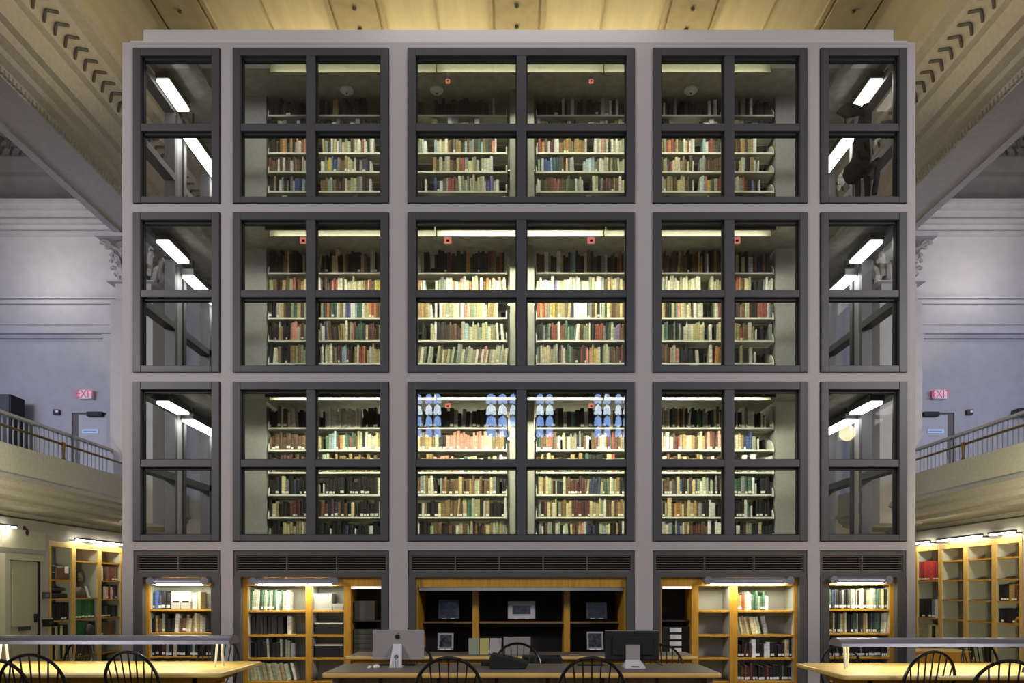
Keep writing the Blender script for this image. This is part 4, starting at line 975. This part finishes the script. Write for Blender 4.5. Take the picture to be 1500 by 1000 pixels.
# loudspeaker far left on gallery
t = root('loudspeaker', P(5, 612, 17.2), 'black loudspeaker box standing by the end wall on the left gallery', 'loudspeaker')
q = MB(); q.box(wx(-8, 17.2), wx(16, 17.2), 17.2, 17.7, 3.91, wz(577, 17.2)); q.build('cabinet', BLACK, t, bevel=.02)
q = MB(); q.box(wx(-6, 17.2), wx(14, 17.2), 17.18, 17.2, 4.1, wz(579, 17.2)); q.build('grille', CHAR, t)
t = root('wall_speaker', P(1495, 603, 17.2), 'dark box on the end wall of the right gallery', 'loudspeaker')
q = MB(); q.box(wx(1493, 17.7), wx(1520, 17.7), 17.7, 18, wz(607, 17.7), wz(597, 17.7)); q.build('cabinet', CHAR, t, bevel=.02)
q = MB(); q.box(wx(1494, 17.7), wx(1519, 17.7), 17.68, 17.7, wz(606, 17.7), wz(598, 17.7)); q.build('grille', BLACK, t)

# ------------------------------------------------------------------ side bookcases under the galleries
ZS = [2.20, 1.80, 1.385, .98, .58, .2]
def side_case(s_, y0, y1, shelves, label, end_wide=False):
    xf = s_ * 9.1; xbk = s_ * 9.47
    c = root('bookcase', (xf, (y0 + y1) / 2, 0), label, 'bookcase', 'oak bookcases under the galleries')
    for y in (y0, y1 - .07):
        q = MB(); q.box(xf, xbk, y, y + .07, 0, 2.45); q.build('post', WOODE, c)
    q = MB(); q.box(xf, xbk, y0, y1, 2.45, 2.56); q.build('top', WOODE, c)
    q = MB(); q.box(xbk - s_ * .02, xbk, y0 + .07, y1 - .07, 0, 2.45); q.build('back_panel', CBACK, c)
    q = MB(); q.box(xf + s_ * .02, xbk, y0 + .07, y0 + .078, 0, 2.45); q.build('side_liner', CBACK, c); q = MB(); q.box(xf + s_ * .02, xbk, y1 - .078, y1 - .07, 0, 2.45); q.build('side_liner', CBACK, c)
    for z in shelves:
        q = MB(); q.box(xf + s_ * .01, xbk - s_ * .02, y0 + .07, y1 - .07, z - .03, z); q.build('shelf', WOOD, c)
    return c
def side_fill(st, s_, y0, y1, z, h, where, lab=.5, jit=.1):
    n = len(st); w = (y1 - y0) / n; num = 0
    for i, ch in enumerate(st):
        if ch == '_': continue
        num += 1
        y = y0 + (i + .5) * w; hh = h * random.uniform(1 - jit, 1 + jit * .5)
        px_w = abs(F * 9.1 / (y - w / 2) - F * 9.1 / (y + w / 2)); px_h = hh * F / y
        BOOKS.append(dict(x=s_ * (9.1 + .03), y=y, z=z, w=w * .96, h=hh, d=.2, rz=(PI / 2 if s_ < 0 else -PI / 2), lean=0, code=ch, v=random.randrange(3), n=num,
                          where=where, area=px_w * px_h, lab=random.random() < lab))
YF = 9.1
def py(px): return YF * F / abs(CX - px)
LC = [(72, 108), (108, 146), (146, 179), (179, 206)]
ln = ['nearest the door', 'second from the door', 'third from the door', 'last, nearly hidden by the tower']
for k, (a, b) in enumerate(LC):
    zs = [2.20, 1.80, 1.385, .98, .58, .2]
    if k == 0: zs = [1.80, 1.42, .98, .58, .2]
    if k == 1: zs = [2.2, 1.42, .98, .58, .2]
    side_case(-1, py(a), py(b), zs, 'tall oak bookcase below the left gallery, %s' % ln[k])
def yr(k, u0, u1): a, b = py(LC[k][0]) + .08, py(LC[k][1]) - .08; return a + (b - a) * u0, a + (b - a) * u1
S = lambda n, s: ('side', s, n)
side_fill("kkkkkkk", -1, *yr(0, 0, .95), .98, .34, S('first left case', 'third'))
side_fill("kkGkykk", -1, *yr(0, 0, .9), .58, .3, S('first left case', 'fourth'), .3)
side_fill("ykyGkyk", -1, *yr(0, 0, .9), .2, .3, S('first left case', 'fifth'), .3)
side_fill("eeeeee", -1, *yr(1, 0, .9), .98, .41, S('second left case', 'third'), .9, 0.01)
side_fill("eeee_k", -1, *yr(1, 0, .95), .58, .33, S('second left case', 'fourth'), .3, .01)
side_fill("ummmmu", -1, *yr(1, 0, .9), .2, .3, S('second left case', 'fifth'), .6)
side_fill("Wmumru", -1, *yr(2, 0, .9), 1.8, .33, S('third left case', 'second'), .3, .03)
side_fill("kwpmpnk", -1, *yr(2, .05, .9), 1.385, .3, S('third left case', 'third'), .7)
side_fill("kkgkkgk", -1, *yr(2, 0, .9), .98, .26, S('third left case', 'fourth'), .8)
side_fill("uuuuu_", -1, *yr(2, 0, .9), .58, .3, S('third left case', 'fifth'), .1)
side_fill("oouu", -1, *yr(3, 0, .9), 1.8, .3, S('fourth left case', 'second'), .1)
side_fill("kkuk", -1, *yr(3, 0, .9), 1.385, .3, S('fourth left case', 'third'), .1)
RC = [(1341, 1377), (1377, 1414), (1414, 1456), (1456, 1497)]
for k, (a, b) in enumerate(RC):
    zs = [2.20, 1.80, 1.385, .98, .58, .2]
    if k == 0: zs = [1.80, .98, .4]
    side_case(1, py(b), py(a), zs, 'tall oak bookcase below the right gallery, %s from the tower' % nth(k + 1))
side_case(1, py(1341) + .02, py(1341) + .9, ZS, 'tall oak bookcase below the right gallery, half hidden by the tower')
def yq(k, u0, u1): a, b = py(RC[k][0]) - .08, py(RC[k][1]) + .08; return min(a + (b - a) * u0, a + (b - a) * u1), max(a + (b - a) * u0, a + (b - a) * u1)
side_fill("RRRRRRR", 1, *yq(0, 0, .95), 1.8, .42, S('first right case', 'top'), .9, .01)
side_fill("wskkkk", 1, *yq(0, 0, .95), .98, .41, S('first right case', 'second'), .6, .03)
side_fill("ykyGyy", 1, *yq(0, 0, .95), .4, .45, S('first right case', 'third'), .3)
side_fill("uttkkkk", 1, *yq(3, 0, .85), 1.385, .3, S('fourth right case', 'third'), .8)
side_fill("kkkkkkk", 1, *yq(3, 0, .9), .98, .26, S('fourth right case', 'fourth'), .3)
side_fill("_kGGyk", 1, *yq(2, 0, .9), .2, .3, S('third right case', 'bottom'), .1)
# objects on the left cases
t = root('leather_case', (-9.13, py(90), 1.8), 'old brown leather travelling case with a white tag in the first left bookcase', 'case')
ya, yb = yr(0, .3, .98)
q = MB(); q.box(-9.40, -9.12, ya, yb, 1.801, 2.07); q.build('body', mat('old_leather', (.12, .06, .02), .5, noise=.3, nscale=14), t, bevel=.03)
q = MB(); q.box(-9.12, -9.105, ya + .25, ya + .36, 1.93, 2.07); q.build('tag', WHITE, t)
t = root('black_case', (-9.13, py(76), 1.8), 'black box next to the leather case in the first left bookcase', 'case')
ya, yb = yr(0, .0, .27); q = MB(); q.box(-9.40, -9.13, ya, yb, 1.801, 2.08); q.build('body', BLACK, t, bevel=.02)
q = MB(); q.box(-9.13, -9.115, ya + .05, ya + .12, 1.93, 1.95); q.build('clasp', ALU, t)
t = root('typewriter', (-9.13, py(90), 1.42), 'low black machine on the second shelf of the first left bookcase', 'machine')
ya, yb = yr(0, .05, .9); q = MB(); q.box(-9.40, -9.14, ya, yb, 1.421, 1.52); q.build('base', BLACK, t, bevel=.02)
q = MB(); q.box(-9.38, -9.2, ya + .1, yb - .1, 1.52, 1.64); q.build('carriage', BLACK, t, bevel=.03)
q = MB(); q.tube([(-9.2, ya + .05, 1.6), (-9.2, yb - .02, 1.6)], .03, seg=10); q.build('platen', CHAR, t)
# bust in the second left case
t = root('portrait_bust', (-9.28, py(127), 1.42), 'brown painted bust with curly hair and a white collar in the second left bookcase', 'sculpture')
BR = mat('bust_brown', (.085, .058, .028), .7, noise=.3, nscale=18); HRM = mat('bust_hair', (.10, .065, .03), .9, noise=.4, nscale=40, bump=.6)
cy = py(123) + .05; bx = -9.27; z0 = 1.42
q = MB(); q.lathe([(.20, 0), (.21, .06), (.19, .14), (.13, .20), (.065, .24), (.06, .30)], (bx, cy, z0), seg=20, sx=.7, sy=1.15); q.build('shoulders', BR, t, smooth=True)
q = MB(); q.lathe([(.02, .26), (.07, .28), (.095, .35), (.10, .42), (.085, .49), (.03, .53)], (bx, cy + .02, z0), seg=18, sx=.9, sy=1.05)
q.prism([(cy + .10, z0 + .40), (cy + .155, z0 + .36), (cy + .10, z0 + .345)], 'x', bx - .02, bx + .02)
q.box(bx - .03, bx + .03, cy + .09, cy + .125, z0 + .30, z0 + .325); q.build('head', BR, t, smooth=True)
q = MB()
for k in range(26):
    a = random.uniform(PI * .35, PI * 1.75); zz = random.uniform(.36, .55)
    rr = .105 if zz < .48 else .06
    q.lathe([(.002, -.035), (.03, -.02), (.036, 0), (.03, .02), (.002, .035)], (bx + rr * .8 * math.sin(a - PI / 2), cy + .02 + rr * math.cos(a), z0 + zz), seg=8)
q.build('hair', HRM, t, smooth=True)
q = MB(); q.prism([(cy + .03, z0 + .24), (cy + .09, z0 + .25), (cy + .20, z0 + .03), (cy + .26, z0 + .005), (cy + .14, z0 + .01)], 'x', bx + .13, bx + .145); q.build('collar', WHITE, t)
t = root('desk_fan', (-9.15, py(128), .58), 'small dark round object on the fourth shelf of the second left bookcase', 'ornament')
q = MB(); q.lathe([(.01, 0), (.08, .01), (.13, .1), (.13, .2), (.07, .27), (.01, .29)], (-9.0 - .06, py(128), .581), seg=16, sx=.6); q.build('body', mat('slate_globe', (.05, .05, .07), .3), t, smooth=True)
q = MB(); q.lathe([(.09, 0), (.08, .02)], (-9.06, py(128), .581), seg=12, sx=.6); q.build('foot', BLACK, t)
# tablet / box leaning on the second right case
t = root('wooden_block', (9.13, py(1490), .98), 'small yellow wooden wedge on the fourth right bookcase', 'block')
q = MB(); q.prism([(py(1495), .981), (py(1484), .981), (py(1487), 1.1), (py(1493), 1.1)], 'x', 9.12, 9.3); q.build('wedge', WOOD, t)
q = MB(); q.box(9.115, 9.12, py(1492), py(1488), 1.0, 1.05); q.build('plate', BRASS, t)
# low cabinet at the tower foot, right
t = root('low_cabinet', (7.6, 13.4, 0), 'low honey wood cabinet at the foot of the right bookcases', 'cabinet')
Yk = 12.5; q = MB(); q.box(wx(1334, Yk), wx(1420, Yk), Yk, Yk + .5, 0, wz(955, Yk)); q.build('body', WOOD, t, bevel=.01)
q = MB(); q.box(wx(1332, Yk), wx(1422, Yk), Yk - .02, Yk + .52, wz(955, Yk), wz(953, Yk)); q.build('top', WOODE, t)
# lights above the side cases
for s_, sn, segs in ((-1, 'left', ((py(100), py(128)), (py(132), py(178)))), (1, 'right', ((py(1500), py(1462)), (py(1450), py(1385)), (py(1372), py(1342))))):
    for k, (a, b) in enumerate(segs):
        l = root('bookcase_lamp', (s_ * 8.95, (a + b) / 2, 2.6), 'slim strip lamp on brackets over the %s gallery bookcases, %s along' % (sn, nth(k + 1)), 'lamp', 'strip lamps over side bookcases')
        q = MB(); q.box(s_ * 8.90, s_ * 8.98, a, b, 2.63, 2.67); q.build('housing', CHAR, l)
        q = MB(); q.box(s_ * 8.91, s_ * 8.97, a + .03, b - .03, 2.605, 2.63); q.build('tube', emat('side_tube', (1, .93, .70), 42), l)
        for y in (a + .06, b - .1):
            q = MB(); q.box(s_ * 8.93, s_ * 9.12, y, y + .03, 2.60, 2.63); q.build('arm', CHAR, l)
# door 3 on the left ground wall
xw = -9.1; y0, y1 = 9.1 * F / (CX - 5), 9.1 * F / (CX - 52)
d = root('door_3', (xw, (y0 + y1) / 2, 0), 'pale panelled door with dark lever below the left gallery', 'door', kind='structure')
q = MB(); q.box(xw + .0, xw + .05, y0 + .02, y1 - .02, 0, 2.12); q.build('leaf', mat('door_olive_paint', (.40, .38, .28), .6), d)
for (a, b) in ((.15, .75), (.95, 1.95)):
    q = MB(); q.box(xw + .05, xw + .065, y0 + .15, y1 - .15, a, b); q.box(xw + .05, xw + .08, y0 + .12, y1 - .12, a - .03, a); q.box(xw + .05, xw + .08, y0 + .12, y1 - .12, b, b + .03); q.build('panel', mat('door_olive_panel', (.44, .42, .31), .6), d)
q = MB(); q.box(xw, xw + .12, y0 - .12, y0 + .01, 0, 2.25); q.box(xw, xw + .05, y1 + .05, y1 + .11, 0, 2.25); q.box(xw, xw + .12, y0, y1 + .05, 2.13, 2.25); q.build('frame', mat('door_frame_paint', (.47, .45, .37), .6), d)
q = MB(); q.box(xw, xw + .06, y1 - .02, y1 + .05, 0, 2.13); q.build('shadow_gap', BLACK, d)
q = MB(); q.box(xw + .05, xw + .1, y1 - .12, y1 - .07, .98, 1.14); q.tube([(xw + .1, y1 - .1, 1.05), (xw + .13, y1 - .1, 1.05), (xw + .13, y1 - .22, 1.05)], .012, seg=6); q.build('handle', BLACK, d)
q = MB(); q.box(xw + .065, xw + .08, y0 + .3, y0 + .62, .84, .92); q.build('kick_plate', CHAR, d)
q = MB(); q.box(xw, xw + .05, y0 - .1, y0 + 1.1, 2.35, 2.7); q.build('overdoor_panel', mat('door_frame_paint', (.47, .45, .37), .6), d)
t = root('card_reader', (xw + .02, 9.1 * F / (CX - 64), 1.45), 'grey intercom plate beside the ground floor door', 'intercom')
yy = 9.05 * F / (CX - 68); q = MB(); q.box(-9.1, -9.04, yy - .08, yy + .1, 1.42, 1.55); q.build('box', CHAR, t, bevel=.01)
q = MB(); q.box(-9.04, -9.03, yy - .05, yy + .06, 1.45, 1.52); q.build('keypad', LAMPM, t)
t = root('phone_box', (xw + .02, yy, .9), 'small black box on the wall below the grey plate', 'wall box')
q = MB(); q.box(-9.1, -9.0, yy - .05, yy + .14, .88, 1.02); q.build('box', BLACK, t, bevel=.01)
q = MB(); q.box(-9.0, -8.99, yy - .0, yy + .08, .92, .98); q.build('cover', CHAR, t)
t = root('security_camera', (-9.0, py(36), 2.7), 'dark round camera below the left gallery edge', 'camera')
yy = py(36); q = MB(); q.lathe([(.02, -.08), (.06, -.06), (.075, 0), (.06, .05), (.03, .08)], (-9.1, yy, 2.66), seg=14); q.build('dome', mat('camera_dark', (.05, .02, .015), .3), t, smooth=True)
q = MB(); q.box(-9.2, -9.1, yy - .04, yy + .04, 2.7, 2.78); q.build('mount', CHAR, t)
t = root('bookcase_lamp', (-8.95, py(4), 2.6), 'strip lamp cut by the picture edge over the ground floor door', 'lamp')
q = MB(); q.box(-8.98, -8.90, py(-20), py(10), 2.72, 2.75); q.build('housing', CHAR, t)
q = MB(); q.box(-8.97, -8.91, py(-20), py(9), 2.69, 2.72); q.build('tube', emat('side_tube', (1, .93, .70), 42), t)

# ------------------------------------------------------------------ wall behind the viewer with tall windows (seen mirrored in the glass)
YR = -8.0
w = MB(); w.box(-13.2, 13.2, YR - .2, YR, 0, 13.5); struct(w, 'wall_rear', mat('dark_panelling', (.07, .06, .05), .7, noise=.2, nscale=4), 'wall behind the viewer, mirrored in the tower glass')
SKYB = emat('dusk_window_blue', (.30, .50, 1.0), 11); SKYW = emat('dusk_window_pale', (.72, .85, 1.0), 13)
RX = lambda p: (p - CX) / F * 28
for k, cols_ in enumerate((((604, 620), (624, 635), (636.5, 648)), ((713, 729), (731, 745), (748, 758)), ((783, 795), (797, 809)), ((868, 880), (882, 893), (899, 909), (911, 921)))):
    wn += 1
    xa, xb = RX(cols_[0][0]), RX(cols_[-1][1])
    w = root('window_%d' % wn, ((xa + xb) / 2, YR, 7), 'tall scalloped window mirrored in the lowest centre panes', 'window', kind='structure')
    q = MB(); q.box(xa - .1, xa, YR, YR + .08, 7.1, 9.8); q.box(xb, xb + .1, YR, YR + .08, 7.1, 9.8); q.box(xa, xb, YR, YR + .08, 9.7, 9.8); q.build('frame', CHAR, w)
    for (ca, cb) in cols_:
        x = RX((ca + cb) / 2); cw = RX(cb) - RX(ca)
        for rr in range(5):
            z = 7.5 + rr * .43
            if ca < 640 and rr == 4: continue
            pts = [(x - cw * .5, z - .02), (x - cw * .38, z + .25), (x, z + .36), (x + cw * .38, z + .25), (x + cw * .5, z - .02), (x + cw * .2, z - .06), (x, z), (x - cw * .2, z - .06)]
            q = MB(); q.prism(pts, 'y', YR + .01, YR + .03); q.build('pane', SKYW if rr == 2 else SKYB, w)
# globe lamp whose mirror image shows in the last bay
gx = .458 * 24; gy = 20 - 24.0
t = root('pendant_globe_lamp', (gx, gy, EYE + .215 * 24), 'round opal globe lamp hanging by the gallery, mirrored in the last bay', 'lamp')
q = MB(); q.lathe([(.26 * math.sin(PI * k / 12), -.26 * math.cos(PI * k / 12)) for k in range(13)], (gx, gy, EYE + .215 * 24), seg=20); q.build('globe', emat('opal_globe', (1, .80, .40), 16), t, smooth=True)
q = MB(); q.tube([(gx, gy, EYE + .215 * 24 + .25), (gx, gy, 13.2)], .015, seg=6); q.build('stem', BRASS, t)

# ------------------------------------------------------------------ build the books
def book_mesh(mb, w, h, d, m, M_=None, lab=False, labm=None):
    x = w / 2; e = min(.006, w * .15)
    pts = [(-x, e), (-x * .5, 0), (x * .5, 0), (x, e), (x, d), (-x, d)]
    n = 6
    vs = [(p[0], p[1], 0.001) for p in pts] + [(p[0], p[1], h) for p in pts]
    fs = [(i, (i + 1) % n, n + (i + 1) % n, n + i) for i in range(n)] + [tuple(range(n))[::-1]]
    mb.add(vs, fs, m, M_)
    mb.add([(p[0], p[1], h) for p in pts], [tuple(range(n))], m, M_)
    mb.add([(-x * .8, .012, h + .0006), (x * .8, .012, h + .0006), (x * .8, d - .004, h + .0006), (-x * .8, d - .004, h + .0006)], [(0, 1, 2, 3)], PAPER, M_)
def bmat(b):
    M_ = Matrix.Translation((b['x'], b['y'], b['z'] + abs(math.sin(b['lean'])) * b['w'] / 2)) @ Matrix.Rotation(b['rz'], 4, 'Z') @ Matrix.Rotation(b['lean'], 4, 'Y')
    return M_
rank = sorted(range(len(BOOKS)), key=lambda i: -BOOKS[i]['area'])
solo = set(rank[:300])
stuff = MB()
PANEN = ['first', 'second', 'third', 'fourth', 'fifth', 'sixth']
seen_labels = {}
for i, b in enumerate(BOOKS):
    m = BM[b['code'], b['v']]
    if i in solo:
        q = MB(); book_mesh(q, b['w'], b['h'], b['d'], m)
        o = q.build('book'); o.matrix_world = bmat(b)
        if b['lab']:
            l = MB(); hw = b['w'] * .42; lz = .02 + random.random() * .01; l.box(-hw, hw, -.002, .001, lz, lz + .035)
            ll = l.build('spine_label', LABELM); ll.parent = o
        wv = b['where']; nm = PAL[b['code']][0]
        if wv[0] == 'base': lab = '%s book, %s on the %s shelf, %s of the tower base' % (nm, nth(b['n']), wv[1], wv[2]); grp = 'books in the tower base cases'
        elif wv[0] == 'side': lab = '%s book, %s on the %s shelf of the %s' % (nm, nth(b['n']), wv[1], wv[2]); grp = 'books in the gallery cases'
        else: lab = '%s book, %s on %s shelf, %s storey, %s pane column' % (nm, nth(b['n']), wv[1], wv[0], PANEN[wv[2]]); grp = 'books in the glass tower'
        key = lab
        if key in seen_labels:
            seen_labels[key] += 1; lab = lab.replace(' book,', ' volume,') if seen_labels[key] == 2 else lab.replace(' book,', ' tome,')
        else: seen_labels[key] = 1
        tag(o, lab, 'book', grp)
    else:
        M_ = bmat(b); book_mesh(stuff, b['w'], b['h'], b['d'], m, M_)
        if b['lab'] and b['area'] > 0:
            hw = b['w'] * .42; stuff.box(-hw, hw, -.002, .001, .02, .052, LABELM, M_)
o = stuff.build('shelved_books'); tag(o, 'packed rows of smaller library books behind the tower glass', 'books', kind='stuff')
EL = {}
for (x, y, z, wv) in ENDS:
    k = EL.get(wv, 0) + 1; EL[wv] = k
    q = MB(); q.box(-.006, .006, 0, .2, 0, .17); q.box(-.05, .006, 0, .2, 0, .002)
    o = q.build('bookend', BEND); o.location = (x, y + .005, z + .001)
    tag(o, 'white metal bookend, %s on %s shelf, %s storey, %s pane column' % (nth(k), wv[1], wv[0], PANEN[wv[2]]), 'bookend', 'white bookends')
# the big pale box on the middle storey
bx0, bx1 = SX(841), SX(860); z = SZ(465)
t = root('slip_case', (wx(850, YS), YS, z), 'big square white slip case among books on the middle storey', 'box')
q = MB(); q.box(bx0, bx1, YS + .02, YS + .22, z + .001, z + .24); q.build('case', BOXL, t, bevel=.004)
q = MB(); q.box(bx0 + .08, bx1 - .08, YS + .017, YS + .02, z + .02, z + .045); q.build('sticker', PAPER, t)

# ------------------------------------------------------------------ light
def area(name, loc, target, size, power, col, sy=None):
    l = bpy.data.lights.new(name, 'AREA'); l.energy = power; l.color = col; l.size = size
    if sy: l.shape = 'RECTANGLE'; l.size_y = sy
    o = bpy.data.objects.new(name, l); COL.objects.link(o); o.location = loc
    o.rotation_euler = (Vector(target) - Vector(loc)).to_track_quat('-Z', 'Y').to_euler()
    return o
for s_ in (-1, 1):
    area('hall_fill', (s_ * 12.6, -1.2, 8.2), (s_ * -.5, 10, 5.2), 2.4, 980, (1.0, .955, .96))  # added general fill for the tower face, not an actual gallery fitting
    area('gallery_window_light', (s_ * 12.8, 13.5, 6.5), (s_ * 10.0, 17, 5.0), 2.4, 150, (.50, .60, 1.0))
    area('cornice_uplight', (s_ * 6.35, 9.0, 9.25), (s_ * 6.35, 9.0, 11), .3, 9, (1.0, .86, .50), 6).rotation_euler = (PI, s_ * .35, 0)
    area('aisle_uplight', (s_ * 11.2, 16.4, 8.9), (s_ * 11.0, 18, 9.8), .5, 20, (1.0, .95, .88))
    area('gallery_front_fill', (s_ * 5.9, 7.9, 1.16), (s_ * 8.9, 12.6, 3.6), .3, 60, (1.0, .88, .52), .3).data.spread = math.radians(85)  # added fill set at the table lamp, aimed to brighten the gallery front
area('tower_top_uplight', (0, 12.6, 9.4), (0, 12.0, 10.3), 8, 175, (1.0, .85, .48), .8)
area('parapet_downlight', (0, 9.3, 10.0), (0, 10.1, 9.0), 4, 12, (1.0, .95, .92), .2)
area('front_fill', (0, -3.0, 2.3), (0, 10, 2.6), 5, 42, (1.0, .93, .80), .5)  # unseen front fill added behind the viewer to even out the tower light
wd = bpy.data.worlds.new('world'); SC.world = wd; wd.use_nodes = True
wd.node_tree.nodes['Background'].inputs['Color'].default_value = (.55, .58, .7, 1)
wd.node_tree.nodes['Background'].inputs['Strength'].default_value = .06
vs = SC.view_settings
vs.view_transform = 'Standard'; vs.look = 'None'; vs.exposure = 0.0; vs.gamma = 1.0; vs.use_curve_mapping = False
SC.cycles.max_bounces = 7; SC.cycles.transparent_max_bounces = 12; SC.cycles.sample_clamp_indirect = 4.0
SC.cycles.use_denoising = True
